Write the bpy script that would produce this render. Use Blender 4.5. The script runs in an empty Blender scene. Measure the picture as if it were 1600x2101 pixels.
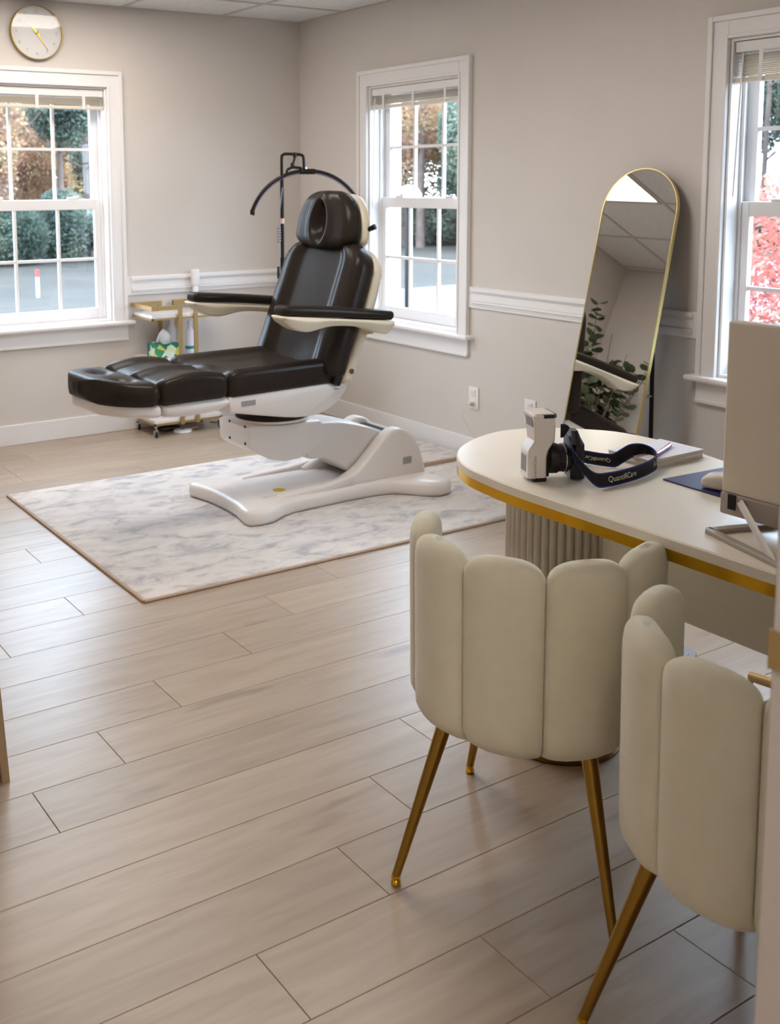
import bpy, bmesh, math, random
from mathutils import Vector, Matrix
random.seed(7)
C = bpy.context.scene.collection
SC = bpy.context.scene
PI = math.pi

# ------------------------------------------------------------------ camera
FPX, CX, CY = 2224.89, 632.94, 660.34            # focal length and principal point in px of the 1600x2101 frame
YAW, PITCH, ROLL = .5689, .127, -.0069
CAMP = Vector((-3.717, -5.898, 1.443))
_F = Vector((math.sin(YAW)*math.cos(PITCH), math.cos(YAW)*math.cos(PITCH), -math.sin(PITCH)))
_r = Vector((math.cos(YAW), -math.sin(YAW), 0)); _u = _r.cross(_F)
_R = _r*math.cos(ROLL) + _u*math.sin(ROLL); _U = -_r*math.sin(ROLL) + _u*math.cos(ROLL)
cam = bpy.data.cameras.new('camera'); co = bpy.data.objects.new('camera', cam); C.objects.link(co)
cam.sensor_fit = 'HORIZONTAL'; cam.sensor_width = 36; cam.lens = 36*FPX/1600
cam.shift_x = (800-CX)/1600; cam.shift_y = -(1050.5-CY)/1600
cam.clip_start = .05; cam.clip_end = 300
m = Matrix((_R, _U, -_F)).transposed().to_4x4(); m.translation = CAMP; co.matrix_world = m
cam.dof.use_dof = True; cam.dof.focus_distance = 2.75; cam.dof.aperture_fstop = 9
SC.camera = co

# ------------------------------------------------------------------ world, exposure
w = bpy.data.worlds.new('overcast_sky'); SC.world = w; w.use_nodes = True
bg = w.node_tree.nodes['Background']; bg.inputs[0].default_value = (.66, .82, 1.0, 1); bg.inputs[1].default_value = 7.6
SC.view_settings.view_transform = 'Standard'; SC.view_settings.look = 'None'
SC.view_settings.gamma = 1; SC.view_settings.use_curve_mapping = False; SC.view_settings.exposure = .92
PANEL_LIGHT = 6.2                               # radiance of the lit ceiling panels
SC.cycles.use_denoising = True
SC.cycles.max_bounces = 6; SC.cycles.diffuse_bounces = 4; SC.cycles.glossy_bounces = 3; SC.cycles.transparent_max_bounces = 12
SC.cycles.use_adaptive_sampling = True; SC.cycles.adaptive_threshold = .05
SC.cycles.sample_clamp_indirect = 8; SC.cycles.caustics_reflective = False; SC.cycles.caustics_refractive = False

# ------------------------------------------------------------------ helpers
def lin(c): return tuple(((v/255)/12.92 if v/255 <= .04045 else ((v/255+.055)/1.055)**2.4) for v in c)
def _bsdf(name):
    m = bpy.data.materials.new(name); m.use_nodes = True
    return m, m.node_tree.nodes, m.node_tree.links, m.node_tree.nodes['Principled BSDF']
def mat(name, rgb, rough=.5, metal=0, var=.06, scale=8, bump=0, bscale=60, coat=0, sheen=0, spec=.5, objvar=0, stretch=None):
    m, n, l, b = _bsdf(name)
    c = lin(rgb)
    tc = n.new('ShaderNodeTexCoord'); mp = n.new('ShaderNodeMapping'); l.new(tc.outputs['Object'], mp.inputs[0])
    if stretch: mp.inputs['Scale'].default_value = stretch
    nz = n.new('ShaderNodeTexNoise'); nz.inputs['Scale'].default_value = scale; nz.inputs['Detail'].default_value = 4
    l.new(mp.outputs[0], nz.inputs['Vector'])
    rp = n.new('ShaderNodeValToRGB'); rp.color_ramp.elements[0].position = .3; rp.color_ramp.elements[1].position = .7
    rp.color_ramp.elements[0].color = (*[max(0, v*(1-var)) for v in c], 1); rp.color_ramp.elements[1].color = (*[min(1, v*(1+var)) for v in c], 1)
    l.new(nz.outputs['Fac'], rp.inputs[0]); out = rp.outputs[0]
    if objvar:
        oi = n.new('ShaderNodeObjectInfo'); mr = n.new('ShaderNodeMapRange'); mr.inputs[3].default_value = 1-objvar; mr.inputs[4].default_value = 1+objvar
        l.new(oi.outputs['Random'], mr.inputs[0]); mx = n.new('ShaderNodeMix'); mx.data_type = 'RGBA'; mx.blend_type = 'MULTIPLY'; mx.inputs[0].default_value = 1
        l.new(out, mx.inputs[6]); l.new(mr.outputs[0], mx.inputs[7]); out = mx.outputs[2]
    l.new(out, b.inputs['Base Color'])
    b.inputs['Roughness'].default_value = rough; b.inputs['Metallic'].default_value = metal
    b.inputs['Specular IOR Level'].default_value = spec
    b.inputs['Coat Weight'].default_value = coat; b.inputs['Coat Roughness'].default_value = .22; b.inputs['Sheen Weight'].default_value = sheen
    if bump:
        nb = n.new('ShaderNodeTexNoise'); nb.inputs['Scale'].default_value = bscale; nb.inputs['Detail'].default_value = 3
        l.new(mp.outputs[0], nb.inputs['Vector'])
        bp = n.new('ShaderNodeBump'); bp.inputs['Strength'].default_value = bump; bp.inputs['Distance'].default_value = .002
        l.new(nb.outputs['Fac'], bp.inputs['Height']); l.new(bp.outputs[0], b.inputs['Normal'])
    return m

class MB:                                        # collects geometry for ONE mesh object
    def __init__(s): s.v = []; s.f = []
    def add(s, vs, fs):
        o = len(s.v); s.v += [tuple(v) for v in vs]; s.f += [tuple(i+o for i in f) for f in fs]; return s
    def box(s, x0, x1, y0, y1, z0, z1):
        return s.add([(x0,y0,z0),(x1,y0,z0),(x1,y1,z0),(x0,y1,z0),(x0,y0,z1),(x1,y0,z1),(x1,y1,z1),(x0,y1,z1)],
                     [(0,3,2,1),(4,5,6,7),(0,1,5,4),(1,2,6,5),(2,3,7,6),(3,0,4,7)])
    def loft(s, rings, closed=True, cap=True):
        n = len(rings[0]); vs = [p for r in rings for p in r]; fs = []
        for i in range(len(rings)-1):
            for j in range(n if closed else n-1):
                a = i*n+j; b = i*n+(j+1) % n; fs.append((a, b, b+n, a+n))
        if cap and closed:
            fs.append(tuple(range(n-1, -1, -1))); k = (len(rings)-1)*n; fs.append(tuple(range(k, k+n)))
        return s.add(vs, fs)
    def tube(s, pts, r, n=10, cap=True):
        pts = [Vector(p) for p in pts]; rs = r if isinstance(r, (list, tuple)) else [r]*len(pts); rings = []; up = None
        for i, p in enumerate(pts):
            t = (pts[min(i+1, len(pts)-1)]-pts[max(i-1, 0)]).normalized()
            if up is None: up = Vector((0,0,1)) if abs(t.z) < .9 else Vector((1,0,0))
            a = t.cross(up).normalized(); b = a.cross(t).normalized(); up = b
            rings.append([p+rs[i]*(math.cos(2*PI*k/n)*a+math.sin(2*PI*k/n)*b) for k in range(n)])
        return s.loft(rings, True, cap)
    def lathe(s, prof, center=(0,0,0), axis=(0,0,1), n=24):
        ax = Vector(axis).normalized(); a = ax.orthogonal().normalized(); b = ax.cross(a); c = Vector(center)
        rings = [[c+ax*z+max(r, 1e-4)*(math.cos(2*PI*k/n)*a+math.sin(2*PI*k/n)*b) for k in range(n)] for r, z in prof]
        return s.loft(rings)
    def bar(s, p, q, wv, hv):                    # box from p to q with half-extent vectors wv, hv
        p, q, wv, hv = Vector(p), Vector(q), Vector(wv), Vector(hv)
        r = lambda c: [c-wv-hv, c+wv-hv, c+wv+hv, c-wv+hv]
        return s.loft([r(p), r(q)])
    def rbox(s, size, r, n=(4,4,4), k=3, deform=None, loc=(0,0,0)):
        h = [v/2 for v in size]; r = min(r, min(h)*.999)
        def ax(i):
            inn = h[i]-r; m_ = n[i]
            lo = [-(inn+r*math.tan(PI/4*(1-j/k))) for j in range(k)]
            mid = [-inn+2*inn*j/m_ for j in range(m_+1)] if inn > 1e-6 else [0]
            return lo+mid+[-v for v in reversed(lo)]
        A = [ax(i) for i in range(3)]; idx = {}; vs = []; fs = []
        def vid(t):
            if t in idx: return idx[t]
            p = Vector((A[0][t[0]], A[1][t[1]], A[2][t[2]]))
            q = Vector([max(-h[i]+r, min(h[i]-r, p[i])) for i in range(3)]); d = p-q
            if d.length > 1e-9: p = q+d.normalized()*r
            if deform: p = Vector(deform(p))
            idx[t] = len(vs); vs.append(p+Vector(loc)); return idx[t]
        L = [len(a)-1 for a in A]
        for d in range(3):
            a, b = (d+1) % 3, (d+2) % 3
            for side in (0, L[d]):
                for i in range(L[a]):
                    for j in range(L[b]):
                        q = []
                        for (x, y) in ((i,j),(i+1,j),(i+1,j+1),(i,j+1)):
                            t = [0,0,0]; t[d] = side; t[a] = x; t[b] = y; q.append(vid(tuple(t)))
                        fs.append(tuple(q) if side else tuple(reversed(q)))
        return s.add(vs, fs)
    def mesh(s, name, smooth=None):
        me = bpy.data.meshes.new(name); me.from_pydata(s.v, [], s.f); me.validate(); me.update()
        bm = bmesh.new(); bm.from_mesh(me); bmesh.ops.recalc_face_normals(bm, faces=bm.faces); bm.to_mesh(me); bm.free()
        if smooth is not None:
            me.shade_smooth()
            if smooth < 180:
                me.set_sharp_from_angle(angle=math.radians(smooth))
        return me
    def build(s, name, m, parent=None, smooth=None, bevel=0):
        me = s.mesh(name, smooth); me.materials.append(m)
        return link(name, me, parent, bevel)
def link(name, me, parent=None, bevel=0):
    o = bpy.data.objects.new(name, me); C.objects.link(o)
    if parent: o.parent = parent
    if bevel:
        b = o.modifiers.new('bevel', 'BEVEL'); b.width = bevel; b.segments = 2; b.limit_method = 'ANGLE'; b.angle_limit = math.radians(40)
    return o
def tag(o, label, cat, group=None):
    o['label'] = label; o['category'] = cat
    if group: o['group'] = group
    return o
def thing(name, label, cat, loc=(0,0,0), rz=0, group=None):
    o = bpy.data.objects.new(name, None); C.objects.link(o); o.empty_display_size = .1
    o.location = loc; o.rotation_euler = (0,0,rz); return tag(o, label, cat, group)
def struct(o, label=None):
    o['kind'] = 'structure'
    if label: o['label'] = label
    return o
def copy_tree(o, parent=None):
    c = o.copy(); C.objects.link(c); c.parent = parent
    for ch in o.children: copy_tree(ch, c)
    return c
def smooth_path(pts, n=8):                       # Catmull-Rom
    P = [Vector(p) for p in pts]; out = []
    for i in range(len(P)-1):
        p0, p1, p2, p3 = P[max(i-1,0)], P[i], P[i+1], P[min(i+2, len(P)-1)]
        for k in range(n):
            t = k/n; out.append(.5*((2*p1)+(p2-p0)*t+(2*p0-5*p1+4*p2-p3)*t*t+(3*p1-p0-3*p2+p3)*t**3))
    return out+[P[-1]]

# ------------------------------------------------------------------ materials
M = {}
M['wall'] = mat('wall_paint', (214,206,199), .75, var=.015, scale=3, bump=.12, bscale=220)
M['jamb'] = mat('beige_jamb_paint', (190,179,170), .45, var=.01)
M['trim'] = mat('white_trim_paint', (236,233,232), .35, var=.01, scale=4)
M['tile'] = mat('ceiling_tile', (222,220,218), .95, var=.10, scale=90, bump=.5, bscale=260)
M['tbar'] = mat('white_metal_grid', (190,186,182), .5, var=.02)
M['gold'] = mat('brushed_gold', (168,142,78), .32, 1, var=.05, scale=20)
M['gold_bright'] = mat('polished_gold', (232,182,52), .20, 1, var=.03)
M['tape'] = mat('pink_tape', (222,186,178), .5)
M['arcdiff'] = mat('lavender_diffuser', (132,122,138), .5)
M['gold_pale'] = mat('pale_gold', (206,188,132), .30, 1, var=.03)
M['gold_satin'] = mat('satin_gold_paint', (174,146,96), .42, .55, var=.04)
M['brass_leg'] = mat('brass_leg', (160,124,56), .30, 1, var=.06, scale=14)
M['leather'] = mat('dark_brown_vinyl', (45,38,33), .60, var=.08, scale=30, bump=.2, bscale=500, spec=.08, coat=.22)
M['plastic'] = mat('white_plastic', (236,228,222), .34, var=.01)
M['shell'] = mat('cream_plastic', (232,220,196), .36, var=.01)
M['black'] = mat('black_plastic', (18,18,20), .35, var=.1)
M['blackm'] = mat('black_metal', (16,16,17), .38, .3, var=.1)
M['rubber'] = mat('dark_rubber', (30,29,30), .7, var=.1)
M['chrome'] = mat('chrome', (205,205,208), .12, 1, var=.02)
M['grey'] = mat('grey_plastic', (150,150,156), .5, var=.03)
M['marble'] = mat('white_marble', (232,228,226), .2, var=.06, scale=14)
M['velvet'] = mat('cream_velvet', (228,221,198), .9, var=.03, scale=25, bump=.12, bscale=600, sheen=.35, spec=.15)
M['desk'] = mat('cream_lacquer', (247,238,223), .3, var=.01)
M['flute'] = mat('cream_fluted_wood', (206,196,182), .45, var=.03)
M['silver'] = mat('brushed_silver', (176,168,158), .5, .2, var=.02)
M['aio'] = mat('matte_beige_silver', (222,208,190), .45, .05, var=.01)
M['aio_dark'] = mat('matte_taupe_fabric', (172,160,150), .6, .1, var=.03, scale=300)
M['navy'] = mat('navy_leatherette', (40,36,96), .5, var=.05, scale=60)
M['mouse'] = mat('ivory_plastic', (226,214,200), .35, var=.01)
M['paper'] = mat('white_paper', (242,240,248), .7, var=.01)
M['pages'] = mat('cream_page_edges', (222,212,192), .8, var=.08, scale=60, stretch=(1,1,40))
M['pink'] = mat('pink_metallic', (190,140,186), .25, .5, var=.03)
M['rosegold'] = mat('rose_gold', (214,140,110), .2, 1, var=.03)
M['strap'] = mat('black_webbing', (17,15,17), .75, var=.12, scale=200)
M['strap_edge'] = mat('blue_webbing', (34,46,130), .6, var=.08, scale=200)
M['print'] = mat('white_print', (232,228,226), .6, var=.01)
M['screen'] = mat('dark_screen', (14,15,18), .1, var=.05)
M['label'] = mat('silver_label', (168,164,160), .4, .4, var=.05)
M['yellow'] = mat('yellow_sticker', (206,176,24), .5, var=.1, scale=60)
M['dark'] = mat('dark_cavity', (24,22,22), .8, var=.1)
M['wood'] = mat('beige_wood', (178,150,118), .5, var=.06, scale=6, stretch=(20,20,1.5))
M['teal'] = mat('teal_print', (40,140,150), .5, var=.03)
M['tissue'] = mat('white_tissue', (236,234,238), .9, var=.02)
M['cable'] = mat('white_cable', (222,216,210), .5, var=.02)
M['frost'] = mat('white_globe', (236,240,248), .4, var=.01)
M['bark'] = mat('tree_bark', (86,72,66), .9, var=.3, scale=5, bump=.4, bscale=20, objvar=.25)
M['grassm'] = mat('autumn_grass', (42,37,30), .95, var=.35, scale=.9)
M['road'] = mat('pale_asphalt', (92,92,98), .9, var=.06, scale=1.5)
M['siding'] = mat('white_siding', (238,238,242), .6, var=.01)
M['rugback'] = mat('rug_binding', (196,170,148), .85, var=.05, scale=60)
M['stake'] = mat('red_paint', (170,60,48), .6)
M['leafp'] = mat('eucalyptus_leaf', (86,102,72), .55, var=.25, scale=4, objvar=.2)
M['stem'] = mat('plant_stem', (96,74,60), .7)

def leaf_mat(name, a, b, c):
    m, n, l, bs = _bsdf(name)
    tc = n.new('ShaderNodeNewGeometry'); nz = n.new('ShaderNodeTexNoise'); nz.inputs['Scale'].default_value = 1.1; nz.inputs['Detail'].default_value = 6
    l.new(tc.outputs['Position'], nz.inputs['Vector']); rp = n.new('ShaderNodeValToRGB')
    e = rp.color_ramp.elements; e[0].position = .36; e[0].color = (*lin(a), 1); e[1].position = .64; e[1].color = (*lin(c), 1)
    x = e.new(.5); x.color = (*lin(b), 1); l.new(nz.outputs['Fac'], rp.inputs[0]); l.new(rp.outputs[0], bs.inputs['Base Color'])
    bs.inputs['Roughness'].default_value = .7
    tr = n.new('ShaderNodeBsdfTranslucent'); l.new(rp.outputs[0], tr.inputs[0]); mx = n.new('ShaderNodeMixShader'); mx.inputs[0].default_value = .45
    l.new(bs.outputs[0], mx.inputs[1]); l.new(tr.outputs[0], mx.inputs[2]); l.new(mx.outputs[0], n['Material Output'].inputs[0]); return m
M['leaf_gold'] = leaf_mat('golden_leaves', (176,150,112), (208,180,132), (220,202,162))
M['leaf_brown'] = leaf_mat('rust_leaves', (140,114,100), (186,148,118), (172,160,128))
M['leaf_green'] = leaf_mat('evergreen_leaves', (66,80,72), (96,110,98), (128,136,116))
M['leaf_red'] = leaf_mat('crimson_leaves', (136,66,62), (178,98,88), (160,132,106))

def glass_mat(name, refl=.08, rough=0, tint=(1,1,1)):
    m, n, l, b = _bsdf(name); n.remove(b)
    t = n.new('ShaderNodeBsdfTransparent'); t.inputs[0].default_value = (*tint, 1); g = n.new('ShaderNodeBsdfGlossy'); g.inputs['Roughness'].default_value = rough
    lw = n.new('ShaderNodeLayerWeight'); pw = n.new('ShaderNodeMath'); pw.operation = 'POWER'; pw.inputs[1].default_value = 4; l.new(lw.outputs['Facing'], pw.inputs[0])
    fr = n.new('ShaderNodeMath'); fr.operation = 'MULTIPLY_ADD'; fr.inputs[1].default_value = .8; fr.inputs[2].default_value = refl; l.new(pw.outputs[0], fr.inputs[0]); mx = n.new('ShaderNodeMixShader')
    l.new(fr.outputs[0], mx.inputs[0]); l.new(t.outputs[0], mx.inputs[1]); l.new(g.outputs[0], mx.inputs[2]); l.new(mx.outputs[0], n['Material Output'].inputs[0]); return m
M['glass'] = glass_mat('window_glass', .05, tint=(.95,.97,.98))
M['clear'] = glass_mat('clock_glass', .03)
m, n, l, b = _bsdf('mirror_silver'); b.inputs['Base Color'].default_value = (.80,.80,.78,1); b.inputs['Metallic'].default_value = 1; b.inputs['Roughness'].default_value = .005; M['mirror'] = m
m, n, l, b = _bsdf('panel_diffuser'); b.inputs['Base Color'].default_value = (.9,.9,.9,1); b.inputs['Emission Color'].default_value = (1,.93,.85,1); b.inputs['Emission Strength'].default_value = PANEL_LIGHT; M['panel'] = m
m = m.copy(); m.name = 'hall_diffuser'; m.node_tree.nodes['Principled BSDF'].inputs['Emission Strength'].default_value = 5.5; M['panel_dim'] = m
m = m.copy(); m.name = 'hall_panel_diffuser'; m.node_tree.nodes['Principled BSDF'].inputs['Emission Strength'].default_value = 11; M['panel_hall'] = m

def plank_mat():
    m, n, l, b = _bsdf('oak_plank')
    tc = n.new('ShaderNodeTexCoord'); oi = n.new('ShaderNodeObjectInfo'); ad = n.new('ShaderNodeVectorMath'); ad.operation = 'MULTIPLY_ADD'
    ad.inputs[1].default_value = (37, 19, 11); l.new(oi.outputs['Random'], ad.inputs[0]); l.new(tc.outputs['Object'], ad.inputs[2])
    mp = n.new('ShaderNodeMapping'); mp.inputs['Scale'].default_value = (1.6, 12, 1); l.new(ad.outputs[0], mp.inputs[0])
    n1 = n.new('ShaderNodeTexNoise'); n1.inputs['Scale'].default_value = 2.2; n1.inputs['Detail'].default_value = 8; n1.inputs['Distortion'].default_value = .6; l.new(mp.outputs[0], n1.inputs['Vector'])
    r1 = n.new('ShaderNodeValToRGB'); e = r1.color_ramp.elements; e[0].position = .3; e[0].color = (*lin((164,145,126)), 1); e[1].position = .72; e[1].color = (*lin((182,164,145)), 1); l.new(n1.outputs['Fac'], r1.inputs[0])
    mp2 = n.new('ShaderNodeMapping'); mp2.inputs['Scale'].default_value = (1.2, 5.5, 1); l.new(ad.outputs[0], mp2.inputs[0])
    n2 = n.new('ShaderNodeTexNoise'); n2.inputs['Scale'].default_value = 1.7; n2.inputs['Detail'].default_value = 3; l.new(mp2.outputs[0], n2.inputs['Vector'])
    r2 = n.new('ShaderNodeValToRGB'); e = r2.color_ramp.elements; e[0].position = .24; e[0].color = (*lin((165,150,142)), 1); e[1].position = .36; e[1].color = (1,1,1,1); l.new(n2.outputs['Fac'], r2.inputs[0])
    mx = n.new('ShaderNodeMix'); mx.data_type = 'RGBA'; mx.blend_type = 'MULTIPLY'; mx.inputs[0].default_value = .55; l.new(r1.outputs[0], mx.inputs[6]); l.new(r2.outputs[0], mx.inputs[7])
    mr = n.new('ShaderNodeMapRange'); mr.inputs[3].default_value = .93; mr.inputs[4].default_value = 1.06; l.new(oi.outputs['Random'], mr.inputs[0])
    m2 = n.new('ShaderNodeMix'); m2.data_type = 'RGBA'; m2.blend_type = 'MULTIPLY'; m2.inputs[0].default_value = 1; l.new(mx.outputs[2], m2.inputs[6]); l.new(mr.outputs[0], m2.inputs[7])
    l.new(m2.outputs[2], b.inputs['Base Color']); b.inputs['Roughness'].default_value = .35; b.inputs['Specular IOR Level'].default_value = .68
    bp = n.new('ShaderNodeBump'); bp.inputs['Strength'].default_value = .12; bp.inputs['Distance'].default_value = .001; l.new(n1.outputs['Fac'], bp.inputs['Height']); l.new(bp.outputs[0], b.inputs['Normal']); return m
M['plank'] = plank_mat()

def rug_mat():
    m, n, l, b = _bsdf('rug_pile')
    tc = n.new('ShaderNodeTexCoord'); mp = n.new('ShaderNodeMapping'); mp.inputs['Scale'].default_value = (1.0, 1.9, 1); l.new(tc.outputs['Object'], mp.inputs[0])
    n1 = n.new('ShaderNodeTexNoise'); n1.inputs['Scale'].default_value = 6.5; n1.inputs['Detail'].default_value = 10; n1.inputs['Roughness'].default_value = .68; n1.inputs['Distortion'].default_value = .7; l.new(mp.outputs[0], n1.inputs['Vector'])
    r = n.new('ShaderNodeValToRGB'); e = r.color_ramp.elements; e[0].position = .37; e[0].color = (*lin((186,183,186)), 1); e[1].position = .57; e[1].color = (*lin((230,223,217)), 1)
    x = e.new(.47); x.color = (*lin((218,211,206)), 1); l.new(n1.outputs['Fac'], r.inputs[0])
    wv = n.new('ShaderNodeTexWave'); wv.inputs['Scale'].default_value = 55; wv.inputs['Distortion'].default_value = 1.5; l.new(tc.outputs['Object'], wv.inputs['Vector'])
    mx = n.new('ShaderNodeMix'); mx.data_type = 'RGBA'; mx.blend_type = 'MULTIPLY'; mx.inputs[0].default_value = .18; l.new(r.outputs[0], mx.inputs[6]); l.new(wv.outputs['Color'], mx.inputs[7])
    l.new(mx.outputs[2], b.inputs['Base Color']); b.inputs['Roughness'].default_value = .95; b.inputs['Specular IOR Level'].default_value = .1
    bp = n.new('ShaderNodeBump'); bp.inputs['Strength'].default_value = .5; bp.inputs['Distance'].default_value = .003; l.new(n1.outputs['Fac'], bp.inputs['Height']); l.new(bp.outputs[0], b.inputs['Normal']); return m
M['rug'] = rug_mat()

def tissue_box_mat():
    m, n, l, b = _bsdf('leaf_print_card')
    tc = n.new('ShaderNodeTexCoord'); n1 = n.new('ShaderNodeTexVoronoi'); n1.inputs['Scale'].default_value = 26; l.new(tc.outputs['Object'], n1.inputs['Vector'])
    r = n.new('ShaderNodeValToRGB'); r.color_ramp.interpolation = 'CONSTANT'; e = r.color_ramp.elements; e[0].color = (*lin((20,116,104)), 1); e[1].position = .8; e[1].color = (*lin((208,206,96)), 1)
    for p, c in ((.3,(226,236,220)),(.45,(44,140,96)),(.62,(222,232,190))): x = e.new(p); x.color = (*lin(c), 1)
    sp = n.new('ShaderNodeSeparateColor'); l.new(n1.outputs['Color'], sp.inputs[0]); l.new(sp.outputs[0], r.inputs[0]); l.new(r.outputs[0], b.inputs['Base Color']); b.inputs['Roughness'].default_value = .5; return m
M['tissuebox'] = tissue_box_mat()

# ================================================================== SETTING
X0, Y1, H = -3.85, -5.307, 2.44                   # left wall, front wall; corner of back and right wall is the origin
OW, OZ0, OZ1 = .805, .655, 1.99                  # window openings
WIN = [('b', -1.7025), ('r', -1.1475), ('r', -3.55)]
# floor and planks
fl = struct(MB().box(-4.8, .16, -7.4, .16, -.16, -.0125).build('floor', M['dark']), 'dark slab under pale oak plank floor')
PW, PL, YS = .1923, 1.221, -4.2567
joint = {-3:-2.083, -1:-2.795, 0:-2.480, 1:-2.255, 2:-2.016, 3:-2.970, 4:-2.730, 5:-2.480, 6:-2.146, 7:-1.876, 8:-1.560, 9:-2.470}
def plank_mesh(L, W):
    c, g = .0011, .0005; a, b = L/2-g, W/2-g
    r = lambda i, z: [(-a+i,-b+i,z),(a-i,-b+i,z),(a-i,b-i,z),(-a+i,b-i,z)]
    me = MB().loft([r(0,-.012), r(0,-c), r(c,0)]).mesh('plank'); me.materials.append(M['plank']); return me
full = plank_mesh(PL, PW)
for k in range(-15, 23):
    y0 = YS+k*PW; y1 = min(y0+PW, -.002)
    xa, xb = (X0, 0) if y0 > Y1-.05 else (-4.6, -1.6)
    if y1-y0 < .02: continue
    j = joint.get(k, random.uniform(-3.4, -2.2))
    while j > xa: j -= PL
    while j < xb-.002:
        a, b = max(j, xa), min(j+PL, xb); j += PL
        if b-a < .03: continue
        me = full if abs(b-a-PL) < .001 and abs(y1-y0-PW) < .001 else plank_mesh(b-a, y1-y0)
        o = link('plank', me, fl); o.location = ((a+b)/2, (y0+y1)/2, 0)

# walls
def holes(mb, u0, u1, hs, put):                  # slabs of a wall around its openings
    cuts = sorted(hs); u = u0
    for (a, b, za, zb) in cuts:
        put(u, a, 0, H)
        if za > 0: put(a, b, 0, za)
        put(a, b, zb, H); u = b
    put(u, u1, 0, H)
T = .15
mb = MB(); holes(mb, X0-T, 0, [(WIN[0][1]-OW/2, WIN[0][1]+OW/2, OZ0, OZ1)], lambda a, b, c, d: mb.box(a, b, 0, T, c, d))
struct(mb.build('wall_back', M['wall']), 'greige painted wall with the clock')
mb = MB(); holes(mb, Y1-.12, T, [(c-OW/2, c+OW/2, OZ0, OZ1) for w_, c in WIN if w_ == 'r'], lambda a, b, c, d: mb.box(0, T, a, b, c, d))
struct(mb.build('wall_right', M['wall']), 'greige painted wall with two windows')
struct(MB().box(X0-T, X0, Y1, 0, 0, H).build('wall_left', M['wall']), 'greige side wall seen in the mirror')
DX0, DX1 = -3.70, -2.814                         # doorway the camera looks through
mb = MB(); holes(mb, X0-T, 0, [(DX0-.02, DX1+.02, 0, 2.06)], lambda a, b, c, d: mb.box(a, b, Y1-.12, Y1, c, d))
struct(mb.build('wall_front', M['wall']), 'wall with the doorway')
struct(MB().box(-4.75, -4.6, -7.4, Y1-.12, 0, H).build('wall_hall_left', M['wall']))
struct(MB().box(-1.6, -1.45, -7.4, Y1-.12, 0, H).build('wall_hall_right', M['wall']))
struct(MB().box(-4.75, -1.45, -7.5, -7.35, 0, H).build('wall_hall_back', M['wall']))
mb = MB(); mb.box(DX1, DX1+.02, Y1-.13, Y1+.004, 0, 2.06); mb.box(DX0-.02, DX0, Y1-.13, Y1+.004, 0, 2.06); mb.box(DX0, DX1, Y1-.13, Y1+.004, 2.04, 2.06)
dj = struct(mb.build('door_1', M['jamb'], None, None, .002), 'pale door jamb at the right edge with brass strike plate')
mb = MB(); mb.box(DX1-.002, DX1, Y1-.03, Y1+.0045, .980, 1.018)
mb.loft([[(DX1-.003+.0*t, Y1+.004+.002*math.sin(t*PI/2), .979+z) for z in (.0, .040)]+[(DX1+.002, Y1+.004+.002*math.sin(t*PI/2), .979+z) for z in (.040, .0)] for t in (0,.3,.6,1)])
mb.build('strike_plate', M['gold_satin'], dj, None, .001)

# ceiling: recessed grid with mineral tiles
ce = struct(MB().box(-4.75, .16, -7.5, .16, H+.03, H+.1).build('ceiling', M['tbar']), 'suspended ceiling of pale mineral tiles')
GX = [0]+[-.547-.646*i for i in range(6)]+[X0]; GY = [0]+[-.50-.646*i for i in range(8)]+[Y1]
LIGHTS = [((2, 1), (3, 1)), ((2, 4), (3, 4))]    # cells (x,y) taken by the two light panels
taken = {c for p in LIGHTS for c in p}
tm = {}
for i in range(len(GX)-1):
    for j in range(len(GY)-1):
        if (i, j) in taken: continue
        sx, sy = GX[i]-GX[i+1], GY[j]-GY[j+1]; key = (round(sx,3), round(sy,3))
        if key not in tm:
            me = MB().box(-sx/2+.011, sx/2-.011, -sy/2+.011, sy/2-.011, .004, .016).mesh('ceiling_tile'); me.materials.append(M['tile']); tm[key] = me
        o = link('ceiling_tile', tm[key], ce); o.location = ((GX[i]+GX[i+1])/2, (GY[j]+GY[j+1])/2, H)
for x in GX: MB().box(max(x-.012, X0), min(x+.012, 0), Y1, 0, H, H+.004).build('grid_bar', M['tbar'], ce)
for y in GY: MB().box(X0, 0, max(y-.012, Y1), min(y+.012, 0), H-.0005, H+.0035).build('grid_bar', M['tbar'], ce)
MB().box(-4.6, -1.6, -7.4, Y1-.12, H, H+.02).build('hall_soffit', M['tile'], ce)

# baseboards
def board(name, x0, x1, y0, y1, lab=None): return struct(MB().box(x0, x1, y0, y1, 0, .116).build(name, M['trim'], None, None, .004), lab)
board('baseboard_back', X0, 0, -.014, 0); board('baseboard_right', -.014, 0, Y1, -.014); board('baseboard_left', X0, X0+.014, Y1, -.014)
board('baseboard_front', DX1+.08, -.014, Y1, Y1+.014)

# chair rail: flat backing board and a raised moulding with a mitred end
def chair_rail(name, a, b, wall):
    put = (lambda mb, u0, u1, d, z0, z1: mb.box(u0, u1, -d, 0, z0, z1)) if wall == 'b' else (lambda mb, u0, u1, d, z0, z1: mb.box(-d, 0, u0, u1, z0, z1))
    mb = MB(); put(mb, a, b, .010, .800, .909); o = struct(mb.build(name, M['trim'], None, None, .002))
    mb = MB(); e = .028
    for d, z0, z1 in ((.026,.886,.906),(.020,.878,.886),(.014,.838,.878),(.021,.824,.838),(.014,.812,.824)):
        put(mb, a+e, b-e, d, z0, z1)
    mb.build('moulding', M['trim'], o, None, .003)
chair_rail('trim_1', WIN[0][1]+OW/2+.09, -.001, 'b')
chair_rail('trim_2', WIN[2][1]+OW/2+.09, WIN[1][1]-OW/2-.09, 'r')
chair_rail('trim_3', WIN[1][1]+OW/2+.09, -.03, 'r')
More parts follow.
